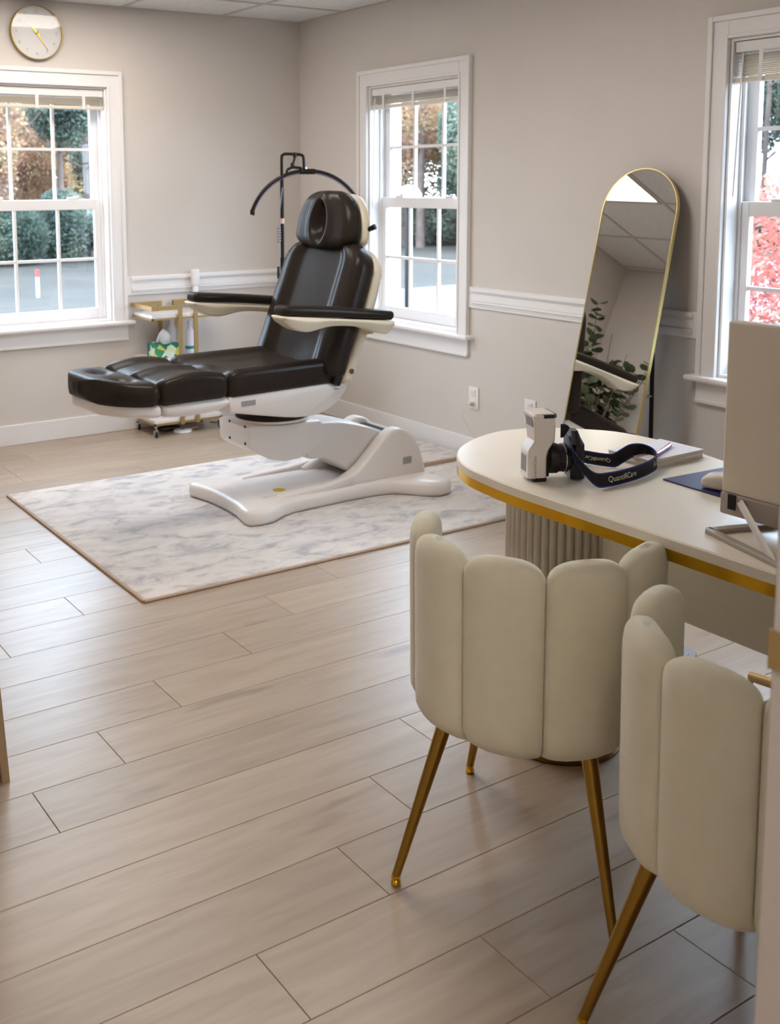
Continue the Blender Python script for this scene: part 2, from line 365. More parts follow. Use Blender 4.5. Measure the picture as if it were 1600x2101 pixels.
chair_rail('trim_4', X0+.001, WIN[0][1]-OW/2-.09, 'b')

# windows
def window(name, wall, c, lab):
    hw = OW/2
    mb = MB(); t = .012                          # jamb liner
    for x0, x1, z0, z1 in ((-hw, -hw+t, OZ0, OZ1), (hw-t, hw, OZ0, OZ1), (-hw+t, hw-t, OZ1-t, OZ1), (-hw+t, hw-t, OZ0, OZ0+t)): mb.box(x0, x1, 0, T, z0, z1)
    for s in (-1, 1): mb.box(min(s*(hw-t), s*(hw-t-.014)), max(s*(hw-t), s*(hw-t-.014)), .068, .076, OZ0+t, OZ1-t)
    o = struct(mb.build(name, M['trim'], None, None, .001), lab)
    if wall == 'b': o.location = (c, 0, 0)
    else: o.location = (0, c, 0); o.rotation_euler = (0, 0, -PI/2)
    cw = .09
    for s in (-1, 1):
        mb = MB(); a, b = sorted((s*hw, s*(hw+cw))); mb.box(a, b, -.016, 0, OZ0-.01, OZ1+cw)
        a, b = sorted((s*(hw+cw-.022), s*(hw+cw))); mb.box(a, b, -.026, -.016, OZ0-.01, OZ1+cw)
        a, b = sorted((s*(hw+.0), s*(hw+.014))); mb.box(a, b, -.021, -.016, OZ0-.01, OZ1+.014); mb.build('casing', M['trim'], o, None, .003)
    mb = MB(); mb.box(-hw, hw, -.016, 0, OZ1, OZ1+cw); mb.box(-hw-cw+.022, hw+cw-.022, -.026, -.016, OZ1+cw-.022, OZ1+cw); mb.box(-hw, hw, -.021, -.016, OZ1, OZ1+.014); mb.build('head_casing', M['trim'], o, None, .003)
    MB().box(-hw-cw-.035, hw+cw+.035, -.058, .07, .632, .655).build('window_sill', M['trim'], o, None, .008)
    mb = MB(); mb.box(-hw-cw, hw+cw, -.016, 0, .54, .632); mb.box(-hw-cw, hw+cw, -.022, -.016, .54, .556); mb.build('apron', M['trim'], o, None, .003)
    gi = hw-t
    for nm, d0, d1, zb, zt, st, br, tr in (('lower_sash', .076, .106, .667, 1.36, .048, .062, .058), ('upper_sash', .107, .137, 1.31, 1.978, .048, .05, .05)):
        mb = MB(); mb.box(-gi, -gi+st, d0, d1, zb, zt); mb.box(gi-st, gi, d0, d1, zb, zt); mb.box(-gi+st, gi-st, d0, d1, zb, zb+br); mb.box(-gi+st, gi-st, d0, d1, zt-tr, zt)
        s_ = mb.build(nm, M['trim'], o, None, .003)
        gx0, gx1, gz0, gz1 = -gi+st, gi-st, zb+br, zt-tr; dm = (d0+d1)/2
        xs = [gx0, -.125, .125, gx1]; zs = [gz0, (gz0+gz1)/2, gz1]
        for x in xs[1:3]: MB().box(x-.008, x+.008, dm-.009, dm+.009, gz0, gz1).build('muntin', M['trim'], s_)
        MB().box(gx0, gx1, dm-.0085, dm+.0085, zs[1]-.008, zs[1]+.008).build('muntin', M['trim'], s_)
        for i in range(3):
            for j in range(2):
                MB().add([(xs[i],dm,zs[j]),(xs[i+1],dm,zs[j]),(xs[i+1],dm,zs[j+1]),(xs[i],dm,zs[j+1])], [(0,1,2,3)]).build('pane', M['glass'], s_)
    for x in (-.22, .22):
        mb = MB(); mb.rbox((.07,.022,.012), .005, (1,1,1), loc=(x, .09, 1.366)); mb.rbox((.03,.014,.008), .003, (1,1,1), loc=(x+.02, .088, 1.376)); mb.build('sash_lock', M['trim'], o, 60)
    return o
WO = [window('window_1', 'b', WIN[0][1], 'white double-hung window left of the treatment chair'), window('window_2', 'r', WIN[1][1], 'white double-hung window behind the treatment chair headrest'), window('window_3', 'r', WIN[2][1], 'white double-hung window behind the desk')]
def blind(wo, lab, ns, drop, tilt):
    hw = OW/2-.014; b = thing('window_blind', lab, 'blind', wo.location, wo.rotation_euler.z)
    MB().box(-hw, hw, .012, .05, 1.935, 1.976).build('headrail', M['trim'], b, None, .003)
    z = 1.930; me = None
    for i in range(ns):
        if me is None:
            me = MB().loft([[(-hw+.004, .008+.044*k/6, .004*math.sin(PI*k/6)) for k in range(7)]+[(-hw+.004, .008+.044*k/6, .004*math.sin(PI*k/6)-.0012) for k in range(6,-1,-1)],
                            [(hw-.004, .008+.044*k/6, .004*math.sin(PI*k/6)) for k in range(7)]+[(hw-.004, .008+.044*k/6, .004*math.sin(PI*k/6)-.0012) for k in range(6,-1,-1)]]).mesh('slat'); me.materials.append(M['slat'])
        z -= drop; o = link('slat', me, b); o.location = (0, random.uniform(-.001,.001), z); o.rotation_euler = (tilt, 0, random.uniform(-.002,.002))
    MB().box(-hw+.002, hw-.002, .01, .052, z-.026, z-.008).build('bottom_rail', M['slat'], b, None, .003)
    for x in (-.27, 0, .27): MB().box(x-.009, x+.009, .0035, .0045, z-.026, 1.94).build('ladder_tape', M['trim'], b)
    return b, z
M['slat'] = mat('cream_blind_slat', (226,214,196), .5, var=.02)
blind(WO[0], 'raised cream blind in the window under the clock', 7, .0055, 0)
b2, z2 = blind(WO[1], 'raised cream blind in the window behind the treatment chair', 7, .0060, 0)
b3, z3 = blind(WO[2], 'raised cream blind in the window behind the desk', 12, .0070, .0)
for b_, ln in ((b2, .62), (b3, .55)): MB().tube([(-OW/2+.055, .006, 1.93), (-OW/2+.055, .002, 1.90), (-OW/2+.04, -.002, 1.93-ln)], [.002,.004,.0045], 8).build('tilt_wand', M['trim'], b_, 60)

# ceiling light panels
for p, lab in zip(LIGHTS, ('lit ceiling light panel above the rug, seen in the standing mirror', 'ceiling light panel above the floor between rug and desk')):
    x1, x0 = GX[p[0][0]], GX[p[1][0]+1]; y1, y0 = GY[p[0][1]], GY[p[1][1]+1]
    t = thing('ceiling_light', lab, 'light', ((x0+x1)/2, (y0+y1)/2, H))
    a, b = (x1-x0)/2-.012, (y1-y0)/2-.012; mb = MB()
    for q in ((-a, a, -b, -b+.02), (-a, a, b-.02, b), (-a, -a+.02, -b+.02, b-.02), (a-.02, a, -b+.02, b-.02)): mb.box(*q, -.004, .02)
    mb.build('frame', M['tbar'], t); MB().box(-a+.02, a-.02, -b+.02, b-.02, .006, .012).build('diffuser', M['panel'], t)

hl = thing('ceiling_light', 'unseen fill light panel on the hall ceiling outside the doorway', 'light', (-3.36, -6.25, H))  # unseen panel behind the camera, added as foreground fill, inferred from the shading there
MB().box(-.42,.42,-.32,.32,-.012,0).build('frame', M['tbar'], hl); MB().box(-.39,.39,-.29,.29,-.016,-.012).build('diffuser', M['panel_hall'], hl)

# ================================================================== OBJECTS
def bw(mb, name, m, root, smooth=None, bevel=0):  # mesh given in world metres, parented to an unrotated root
    L = Vector(root.location); q_ = root.parent
    while q_: L = L+q_.location; q_ = q_.parent
    mb.v = [(x-L.x, y-L.y, z-L.z) for x, y, z in mb.v]; return mb.build(name, m, root, smooth, bevel)
def offset2d(pts, d):                            # inward offset of a closed counter-clockwise outline
    n = len(pts); out = []; d *= 1 if sum(pts[i-1][0]*pts[i][1]-pts[i][0]*pts[i-1][1] for i in range(n)) > 0 else -1
    for i in range(n):
        a, b, c = Vector(pts[i-1]), Vector(pts[i]), Vector(pts[(i+1) % n])
        t = ((b-a).normalized()+(c-b).normalized()).normalized(); out.append((b.x-t.y*d, b.y+t.x*d))
    return out
def slab(mb, outline, levels):                   # levels: (z, inset)
    return mb.loft([[(x, y, z) for x, y in offset2d(outline, i)] for z, i in levels])
def side_prism(mb, prof, y0, y1, r=.012):        # profile in x,z swept along y with rounded edges
    rings = []
    for y, i in ((y0, r), (y0+r*.3, r*.3), (y0+r, 0), (y1-r, 0), (y1-r*.3, r*.3), (y1, r)):
        rings.append([(x, y, z) for x, z in offset2d(prof, i)])
    return mb.loft(rings)
def smooth2d(pts, n=6): return [(p.x, p.y) for p in smooth_path([(x, y, 0) for x, y in pts], n)]

# ---------------------------------------------------------------- rug
RX0, RX1, RY0, RY1 = -2.262, -.03, -2.548, -.985
rug = tag(MB().rbox((RX1-RX0-.02, RY1-RY0-.02, .012), .004, (40,30,1), 1, lambda p: (p.x, p.y, p.z)).build('area_rug', M['rug'], None, 60), 'cream and grey abstract area rug under the treatment chair', 'rug')
rug.location = ((RX0+RX1)/2, (RY0+RY1)/2, .0065)
a, b = (RX1-RX0)/2-.006, (RY1-RY0)/2-.006
MB().tube([(-a,-b,-.001),(a,-b,-.001),(a,b,-.001),(-a,b,-.001),(-a,-b,-.001)], .0065, 8).build('binding', M['rugback'], rug, 60)
mat2 = tag(MB().rbox((.44, .60, .022), .006, (14,14,1), 1).build('folded_rug', M['rug'], None, 60), 'small folded grey rug lying on the big rug against the wall', 'rug')
mat2.location = (-.265, -1.39, .0235)
MB().box(-.219, .219, -.305, -.299, -.010, .009).build('binding', M['rugback'], mat2, None, .002)

# ---------------------------------------------------------------- treatment chair
AX = -1.765                                      # y of the chair's long axis
tc = thing('treatment_chair', 'dark brown padded treatment chair with white base and two armrests on the rug', 'treatment chair', (-1.17, AX, .0135))
Z0 = .0135
half = [(-1.535,0),(-1.54,.12),(-1.556,.20),(-1.568,.255),(-1.555,.29),(-1.51,.302),(-1.45,.30),(-1.40,.275),(-1.36,.248),(-1.30,.230),(-1.15,.220),(-1.0,.216),(-.86,.217),(-.77,.238),(-.71,.30),(-.66,.362),(-.61,.388),(-.56,.385),(-.525,.36),(-.515,.31),(-.53,.22),(-.54,.10),(-.542,0)]
outl = [(x, AX-d) for x, d in half]+[(x, AX+d) for x, d in reversed(half[1:-1])]
front = MB(); slab(front, outl, [(Z0, .012), (Z0+.008, .004), (Z0+.016, 0), (Z0+.048, .002), (Z0+.058, .008), (Z0+.064, .018), (Z0+.068, .032)])
bw(front, 'base', M['plastic'], tc, 50)
mb = MB(); side_prism(mb, [(-1.43, .08), (-.96, .08), (-.96, .088), (-1.40, .088)], AX-.15, AX+.15, .004); bw(mb, 'deck_panel', M['plastic'], tc, 50)
for s in (-1, 1):
    mb = MB(); y0, y1 = sorted((AX+s*.152, AX+s*.20)); side_prism(mb, [(-1.36,.075),(-.96,.075),(-.96,.125),(-1.10,.105),(-1.34,.092)], y0, y1, .008); bw(mb, 'deck_rail', M['plastic'], tc, 50)
prof = smooth2d([(-1.03,.07),(-.62,.06),(-.545,.07),(-.555,.14),(-.585,.215),(-.635,.278),(-.70,.308),(-.765,.288),(-.845,.218),(-.93,.145),(-1.03,.098)], 4)
for s in (-1, 1):
    mb = MB(); y0, y1 = sorted((AX+s*.118, AX+s*.195)); side_prism(mb, prof, y0, y1, .016); bw(mb, 'side_fairing', M['plastic'], tc, 60)
mb = MB(); side_prism(mb, smooth2d([(-.66,.06),(-.548,.07),(-.557,.14),(-.587,.212),(-.625,.262),(-.665,.282),(-.675,.25)], 3), AX-.12, AX+.12, .004); bw(mb, 'tail_cover', M['plastic'], tc, 60)
mb = MB(); mb.box(-.715, -.668, AX-.116, AX+.116, .20, .276); bw(mb, 'boom_slot', M['dark'], tc)
mb = MB(); mb.box(-.68, -.63, AX-.1965, AX-.195, .135, .168); lb = bw(mb, 'maker_plate', M['label'], tc); 
mb = MB(); mb.box(-.672, -.638, AX-.1972, AX-.1965, .149, .154); bw(mb, 'plate_lettering', M['grey'], lb)
mb = MB(); mb.lathe([(.028,0),(.028,.001)], (-1.30, AX-.10, .0885), n=24); bw(mb, 'warning_sticker', M['yellow'], tc)
# lifting boom
mb = MB(); side_prism(mb, smooth2d([(-1.13,.37),(-.98,.358),(-.84,.322),(-.715,.272),(-.72,.215),(-.80,.15),(-.90,.108),(-.98,.155),(-1.06,.20),(-1.16,.215),(-1.16,.30)], 3), AX-.115, AX+.115, .012); bw(mb, 'lifting_boom', M['plastic'], tc, 50)
mb = MB(); side_prism(mb, [(-1.475,.396),(-1.46,.402),(-1.10,.386),(-1.09,.376),(-1.092,.335),(-1.11,.28),(-1.15,.245),(-1.21,.226),(-1.28,.222),(-1.36,.242),(-1.45,.29),(-1.47,.31)], AX-.135, AX+.135, .01)
mt = bw(mb, 'swivel_mount', M['plastic'], tc, 50)
for y in (-.11, .03):
    for z in (.40, .325): mb = MB(); mb.lathe([(.006,0),(.006,.004)], (-1.473, AX+y, z), (-1,0,0), 10); bw(mb, 'screw', M['blackm'], mt)
mb = MB(); mb.lathe([(.155,.400),(.165,.402),(.165,.430),(.15,.447)], (-1.275, AX, 0), n=40); sd = bw(mb, 'swivel_disc', M['dark'], tc, 40)
mb = MB(); mb.lathe([(.160,.401),(.171,.402),(.171,.411),(.160,.413)], (-1.275, AX, 0), n=40); bw(mb, 'disc_rim', M['plastic'], sd, 40)
# white pans under the cushions
HW = .272
mb = MB(); side_prism(mb, smooth2d([(-1.655,.575),(-1.06,.578),(-1.045,.56),(-1.065,.52),(-1.12,.475),(-1.20,.447),(-1.32,.447),(-1.48,.475),(-1.58,.495),(-1.655,.51)], 3), AX-HW+.012, AX+HW-.012, .010); sp = bw(mb, 'seat_pan', M['plastic'], tc, 55)
for q_ in ((-1.60, -1.53, .53, .552), (-1.12, -1.095, .545, .55)): mb = MB(); mb.box(q_[0], q_[1], AX-HW+.0105, AX-HW+.0135, q_[2], q_[3]); bw(mb, 'recess', M['label'], sp)
mb = MB(); side_prism(mb, smooth2d([(-1.96,.578),(-1.665,.576),(-1.665,.535),(-1.75,.522),(-1.87,.522),(-1.95,.53)], 2), AX-HW+.012, AX+HW-.012, .02); bw(mb, 'calf_pan', M['plastic'], tc, 55)
def footdef(p):                                  # foot plate: rounded end, rising tip
    u = max(0, (p.x+.12)/.24); k = .12+.88*math.sqrt(max(0, 1-max(0, 1-u/.98)**2.1))
    return (p.x, p.y*k, p.z+.022*max(0, 1-u)**1.7)
mb = MB(); mb.rbox((.225, 2*HW-.03, .05), .02, (10,10,1), 3, footdef, (-2.075, AX, .555)); bw(mb, 'foot_pan', M['plastic'], tc, 60)
# cushions
def sm(a, b, t): t = max(0, min(1, (t-a)/(b-a))); return t*t*(3-2*t)
def seatdef(p):
    u = (p.x+.315)/.63; v = abs(p.y)/HW
    z = p.z
    if p.z > 0: z += .020*sm(.55,.86,v) - .012*(1-sm(.2,.6,v))*sm(0,.3,u) + .016*math.exp(-((u-.12)/.10)**2)*math.exp(-(v/.30)**2) - .02*max(0,1-u/.1)
    return (p.x, p.y*(1-.02*u), z)
mb = MB(); mb.rbox((.60, 2*HW, .098), .032, (22,26,2), 4, seatdef, (-1.362, AX, .618)); bw(mb, 'seat', M['leather'], tc, 180)
def calfdef(p):
    u = (p.x+.155)/.31; v = abs(p.y)/HW; z = p.z
    if p.z > 0:
        z += .022*math.sin(PI*max(0,min(1,u))) + .020*sm(.62,.85,v) + .018*math.exp(-(v/.16)**2) - .012
    return (p.x, p.y, z)
mb = MB(); mb.rbox((.31, 2*HW, .092), .03, (16,30,2), 4, calfdef, (-1.816, AX, .622)); bw(mb, 'calf_pad', M['leather'], tc, 180)
def padef(p):
    q = footdef(p); z = q[2]; u = (p.x+.12)/.24
    if p.z > 0:
        for yc in (-.115, .115): z -= .030*math.exp(-((p.y-yc)/.055)**2-((u-.62)/.20)**2)
    return (q[0]-.004, q[1], z)
mb = MB(); mb.rbox((.25, 2*HW, .100), .042, (18,26,2), 5, padef, (-2.085, AX, .624)); fp = bw(mb, 'foot_pad', M['leather'], tc, 180)
# backrest: built upright in its own frame, then reclined
RC = math.radians(21)
def recline(mb, o=(-1.138, AX, .605), an=RC):
    c, s_ = math.cos(an), math.sin(an)
    mb.v = [(o[0]+x*c+z*s_, o[1]+y, o[2]-x*s_+z*c) for x, y, z in mb.v]; return mb
def backw(v):                                    # half-width factor up the back
    return (1-.05*v)*(math.sqrt(max(.02, 1-(.62*sm(.80,1.0,v))**2)))
def backdef(p):
    v = (p.z+.30)/.60; k = backw(v); y = p.y*k; x = p.x; a = abs(p.y)/.305
    if p.x < 0:
        x += .016*(1-sm(.52,.66,a)) - .010*math.exp(-((a-.72)/.12)**2)
        x += .010*math.exp(-((v-.14)/.10)**2)*math.exp(-(p.y/.12)**2)
    return (x, y, p.z)
mb = MB(); mb.rbox((.115, .61, .60), .042, (2,26,24), 4, backdef, (0, 0, .30)); bw(recline(mb), 'backrest', M['leather'], tc, 180)
def shelldef(p):
    v = (p.z+.30)/.60; return (p.x+.02*math.sin(PI*max(0,min(1,v))), p.y*backw(min(1, v)), p.z)
mb = MB(); mb.rbox((.055, .59, .60), .024, (2,12,22), 3, shelldef, (.072, 0, .295)); sh = bw(recline(mb), 'back_shell', M['shell'], tc, 180)
mb = MB(); mb.rbox((.022,.004,.05), .001, (1,1,1), 1, None, (.085, -.272, .46)); bw(recline(mb), 'shell_slot', M['label'], sh)
mb = MB(); mb.lathe([(.012,0),(.012,.006)], (.075, -.293, .05), (0,-1,0), 12); bw(recline(mb), 'shell_bolt', M['chrome'], sh, 40)
mb = MB(); mb.rbox((.045,.03,.05), .01, (1,1,1), 2, None, (.03, -.268, -.005)); bw(recline(mb), 'hinge', M['black'], tc, 60)
mb = MB(); mb.rbox((.006,.008,.034), .002, (1,1,1), 1, None, (-.05, -.225, .40)); bw(recline(mb), 'zip_tab', M['black'], tc)
for s in (-1, 1): mb = MB(); mb.tube([(0,s*.055,.56),(-.03,s*.055,.66)], .008, 8); bw(recline(mb), 'headrest_post', M['chrome'], tc, 60)
HA = math.radians(9); HO = (-.940-.725*math.sin(HA), AX, 1.283-.725*math.cos(HA))
def headk(v): return .22+.84*math.sqrt(max(0, 1-(max(0, v-.20)/.82)**2)) - .12*(max(0,.20-v)/.20)**2
def headdef(p):
    v = (p.z+.125)/.25; a = abs(p.y)/.2025
    k = headk(v)
    y, x = p.y*k, p.x
    if p.x < 0:
        d = ((p.y)/.046)**2+((v-.46)/.30)**2         # face opening with a soft rim
        x += .050*math.exp(-(d**2.6)) - .010*math.exp(-((math.sqrt(d)-1.45)/.45)**2) + .010*a**2
    return (x, y, p.z-.018*(1-a*a)*(1-v))
mb = MB(); mb.rbox((.105, .405, .25), .046, (2,44,30), 5, headdef, (-.008, 0, .725)); bw(recline(mb, HO, HA), 'headrest', M['leather'], tc, 180)
def hsdef(p):
    return (p.x, p.y*headk((p.z+.12)/.24), p.z)
mb = MB(); mb.rbox((.05, .385, .24), .022, (2,16,14), 3, hsdef, (.062, 0, .726)); bw(recline(mb, HO, HA), 'headrest_shell', M['shell'], tc, 180)
mb = MB(); mb.tube([(.05,-.10,.69),(.07,-.19,.685),(.085,-.225,.705)], [.009,.011,.013], 10); bw(recline(mb, HO, HA), 'headrest_lever', M['black'], tc, 60)
# armrests
def arm(yc, x0, z0, L_, tilt):
    def put(mb):
        c, s_ = math.cos(tilt), math.sin(tilt); mb.v = [(x0+x*c-z*s_, yc+y, z0+x*s_+z*c) for x, y, z in mb.v]; return mb
    def pd(p):
        u = p.x/L_+.5; return (p.x, p.y*(1-.10*(1-u)**2), p.z+.004*math.sin(PI*u))
    mb = MB(); mb.rbox((L_, .098, .042), .018, (12,4,1), 3, pd, (L_/2, 0, .021)); ap = bw(put(mb), 'arm_pad', M['leather'], tc, 180)
    def ud(p):
        u = p.x/L_+.5; d = .030+.032*math.exp(-((u-.20)/.16)**2)+.030*math.exp(-((u-.92)/.16)**2)
        if u < .10: d *= .45+.55*math.sqrt(max(0,u/.10))
        if u > .96: d *= .75
        return (p.x, p.y*(.80 if p.z < 0 else 1), (p.z-.015)/.03*d)
    mb = MB(); mb.rbox((L_+.008, .104, .03), .010, (26,2,1), 2, ud, (L_/2, 0, -.001)); bw(put(mb), 'arm_shell', M['shell'], ap if False else tc, 60)
arm(AX-.325, -1.455, .905, .590, -math.radians(6.2)); arm(AX+.325, -1.500, .912, .615, -math.radians(6.2))
for s in (-1, 1):
    mb = MB(); mb.bar((-.955, AX+s*.285, .80), (-.955, AX+s*.25, .86), (.03,0,0), (0,.008,.02)); bw(mb, 'arm_bracket', M['shell'], tc)

# the bed stands turned a little on its swivel
BY = Matrix.Translation((-.08,0,0)) @ Matrix.Rotation(math.radians(3.2), 4, 'Z') @ Matrix.Translation((.08,0,0))
fixed = ('base','deck_panel','deck_rail','side_fairing','tail_cover','boom_slot','maker_plate','warning_sticker','lifting_boom','swivel_mount','swivel_disc')
for o in list(tc.children):
    if o.name.split('.')[0] in fixed: continue
    for q_ in [o]+list(o.children): q_.data.transform(BY)

# ---------------------------------------------------------------- gold serving cart by the wall
ct = thing('rolling_cart', 'gold rolling cart with white marble shelves behind the treatment chair', 'cart', (-.968, -.165, 0))
CX0, CX1, CY0, CY1 = -1.187, -.748, -.30, -.032
for z, th in ((.682, .024), (.430, .02), (.078, .02)):
    mb = MB(); mb.box(CX0+.004, CX1-.004, CY0+.004, CY1-.004, z, z+th); s_ = bw(mb, 'shelf', M['marble'], ct, None, .002)
    mb = MB(); zz = z-.010 if z < .6 else z-.006
    for q in ((CX0,CX1,CY0,CY0+.01),(CX0,CX1,CY1-.01,CY1),(CX0,CX0+.01,CY0,CY1),(CX1-.01,CX1,CY0,CY1)): mb.box(*q, zz, zz+.012)
    bw(mb, 'shelf_frame', M['gold_satin'], s_)
for x in (-1.012, -.914):
    for y in (CY0-.004, CY1+.004):
        mb = MB(); mb.box(x-.012, x+.012, y-.0055, y+.0055, .062, .7555); bw(mb, 'post', M['gold_satin'], ct)
for xa, xb in ((CX0, -1.000), (-.926, CX1)):
    for y in (CY0-.004, CY1+.004):
        mb = MB(); mb.box(xa, xb, y-.006, y+.006, .733, .757); bw(mb, 'rail', M['gold_satin'], ct)
for x in (CX0, CX1):
    mb = MB(); mb.box(x-.0055, x+.0055, CY0-.0098, CY1+.0098, .7332, .7568); bw(mb, 'rail', M['gold_satin'], ct)
for x in (CX0+.012, CX1-.012):
    for y in (CY0+.012, CY1-.012):
        mb = MB(); mb.lathe([(.006,.045),(.006,.07)], (x, y, 0), n=10); mb.box(x-.009, x-.006, y-.012, y+.012, .014, .05); mb.box(x+.006, x+.009, y-.012, y+.012, .014, .05); mb.box(x-.009, x+.009, y-.012, y+.012, .044, .050); cs = bw(mb, 'caster', M['chrome'], ct)
        mb = MB(); mb.lathe([(.012,-.005),(.0175,-.004),(.0175,.004),(.012,.005)], (x, y-.006, .0177), (1,0,0), 18); bw(mb, 'wheel', M['rubber'], cs, 40)
# things on the cart
tb = thing('tissue_box', 'green leaf-print tissue box on the cart shelf', 'tissue box', (-1.07, -.19, .450))
MB().box(-.075,.075,-.062,.062,0,.082).build('carton', M['tissuebox'], tb, None, .002)
mb = MB(); rings = []
for k, (r, z) in enumerate(((.030,.078),(.036,.095),(.034,.115),(.024,.135),(.010,.152),(.001,.157))): rings.append([((r*(1+.25*math.sin(3*t+k)))*math.cos(t)*1.15, r*.6*(1+.2*math.cos(2*t+k))*math.sin(t), z+.006*math.sin(4*t+k)) for t in [2*PI*i/18 for i in range(18)]])
mb.loft(rings).build('tissue', M['tissue'], tb, 180)
for x, y, hgt, r, lab in ((-.888, -.165, .17, .026, 'white spray bottle with teal band on the cart shelf'), (-.965, -.09, .18, .028, 'plain white bottle behind the tissue box on the cart')):
    bt = thing('bottle', lab, 'bottle', (x, y, .450)); MB().lathe([(r*.9,0),(r,.004),(r,hgt*.78),(r*.6,hgt*.9),(r*.45,hgt)], n=20).build('body', M['paper'], bt, 50)
    MB().lathe([(r*.5,hgt),(r*.5,hgt+.02),(r*.4,hgt+.024)], n=16).build('cap', M['paper'], bt, 50)
    if 'teal' in lab: MB().lathe([(r*1.01,.028),(r*1.01,.046)], n=20).build('band', M['teal'], bt)
for x, y, r, hgt, lab, nm in ((-1.09, -.20, .040, .035, 'round white jar on the lowest cart shelf, left end', 'M'), (-.80, -.19, .036, .03, 'round white jar on the lowest cart shelf, right end', 'M')):
    jr = thing('jar', lab, 'jar', (x, y, .098)); MB().lathe([(r*.95,0),(r,.004),(r,hgt*.6),(r*.8,hgt*.7)], n=22).build('bowl', M['paper'], jr, 50); MB().lathe([(r*.82,hgt*.7),(r*.82,hgt*.9),(r*.5,hgt),(.004,hgt)], n=22).build('lid', M['rosegold'] if x < -1 else M['paper'], jr, 50)
tr = thing('tool_tray', 'low dark tray of small tools on the lowest cart shelf', 'tray', (-.955, -.17, .098)); MB().rbox((.13,.11,.016), .006, (2,2,1), 2, None, (0,0,.008)).build('tray_body', M['grey'], tr, 60); MB().tube([(-.05,-.03,.02),(.05,.02,.022)], .004, 8).build('tool', M['blackm'], tr, 60)
# cables and a plate-like hub under the cart
rnd = random.Random(3)
def coil(cx, cy, r, turns, z): return [(cx+r*(1+.12*math.sin(2.3*a))*math.cos(a), cy+.6*r*(1+.1*math.cos(3.1*a))*math.sin(a), z+.003*(1+math.sin(a*1.7))) for a in [i*.3 for i in range(int(turns*21))]]
tag(MB().tube(coil(-1.03, -.15, .07, 3.3, .008), .0035, 6).build('power_cable', M['black'], None, 60), 'tangled black power cable on the floor under the cart', 'cable')
tag(MB().tube(coil(-.93, -.20, .06, 2.2, .007), .003, 6).build('charger_cable', M['cable'], None, 60), 'white charger cable on the floor under the cart', 'cable')
pc = thing('charger_puck', 'round white charger base on the floor under the cart', 'charger', (-.985, -.245, 0)); MB().lathe([(.05,.0),(.055,.006),(.05,.016),(.02,.02)], n=24).build('base', M['paper'], pc, 50); MB().lathe([(.02,.02),(.016,.022)], n=16).build('pad', M['grey'], pc)
tag(MB().tube(smooth_path([(-.74,-.12,.006),(-.66,-.16,.006),(-.60,-.10,.006),(-.52,-.15,.006),(-.45,-.08,.006)], 6), .003, 6).build('thin_cable', M['black'], None, 60), 'thin black cable on the floor right of the cart', 'cable')

# ---------------------------------------------------------------- half-moon floor lamp
LR = Vector((.842, -.539, 0)); LO = Vector((-.478, -.560, 0))          # lamp faces the room's doorway side
lamp = thing('half_moon_lamp', 'black half-moon arc floor lamp standing in the room corner', 'lamp', LO)
def lp(a, z, d=0): return LR*a+Vector((.539,.842,0))*d+Vector((0,0,z))
MB().tube([lp(0,.03), lp(0,1.02)], .0135, 12).build('pole', M['blackm'], lamp, 60)
MB().tube([lp(0,1.0), lp(0,1.47)], .0105, 12).build('upper_pole', M['blackm'], lamp, 60)
MB().tube([lp(0,1.215), lp(0,1.245)], .0118, 12).build('collar', M['tape'], lamp, 60)
MB().tube(smooth_path([lp(0,1.45), lp(0,1.585), lp(.006,1.603), lp(.025,1.61), lp(.10,1.606), lp(.118,1.60), lp(.125,1.585), lp(.127,1.525)], 5), .0085, 10).build('gooseneck', M['blackm'], lamp, 60)
mb = MB(); mb.tube([lp(.075,1.618,-.005), lp(.075,1.59,-.005)], .012, 10); mb.tube([lp(.075,1.59,-.005), lp(.062,1.545,-.01)], .007, 8); mb.rbox((.02,.02,.03), .006, (1,1,1), 2, None, tuple(lp(.062,1.545,-.01))); mb.tube([lp(.03,1.52,-.012), lp(.06,1.535,-.012), lp(.11,1.53,-.012), lp(.115,1.515,-.012)], .008, 8); mb.tube([lp(.03,1.52,-.012), lp(.028,1.50,-.012)], .007, 8)
mb.build('phone_clamp', M['blackm'], lamp, 60)
ac = (.145, 1.180); AR = .333
arc = [lp(ac[0]+AR*math.cos(math.radians(d)), ac[1]+AR*math.sin(math.radians(d))) for d in range(161, -14, -5)]
ar = MB().tube(arc, .0125, 10).build('light_arc', M['blackm'], lamp, 60)
MB().tube([lp(ac[0]+(AR-.009)*math.cos(math.radians(d)), ac[1]+(AR-.009)*math.sin(math.radians(d)), -.004) for d in range(158, -11, -5)], .006, 8).build('diffuser', M['arcdiff'], ar, 60)
mb = MB(); mb.tube([arc[0]+lp(0,.006), arc[0]+lp(-.004,-.012), arc[0]+lp(.012,-.016)], .0135, 10); mb.build('end_cap', M['blackm'], ar, 60)
mb = MB(); mb.tube([lp(ac[0]-.045, ac[1]+AR-.003), lp(ac[0]+.045, ac[1]+AR-.003)], .016, 12); mb.build('hinge', M['blackm'], lamp, 60)
MB().tube([lp(.135,1.535), lp(.135,1.505)], .009, 10).build('hinge_pin', M['chrome'], lamp, 60)
cp = [lp(-.012-.012*(1 if 28 < i < 44 else .3), 1.40-.012*i, .004) for i in range(38)]
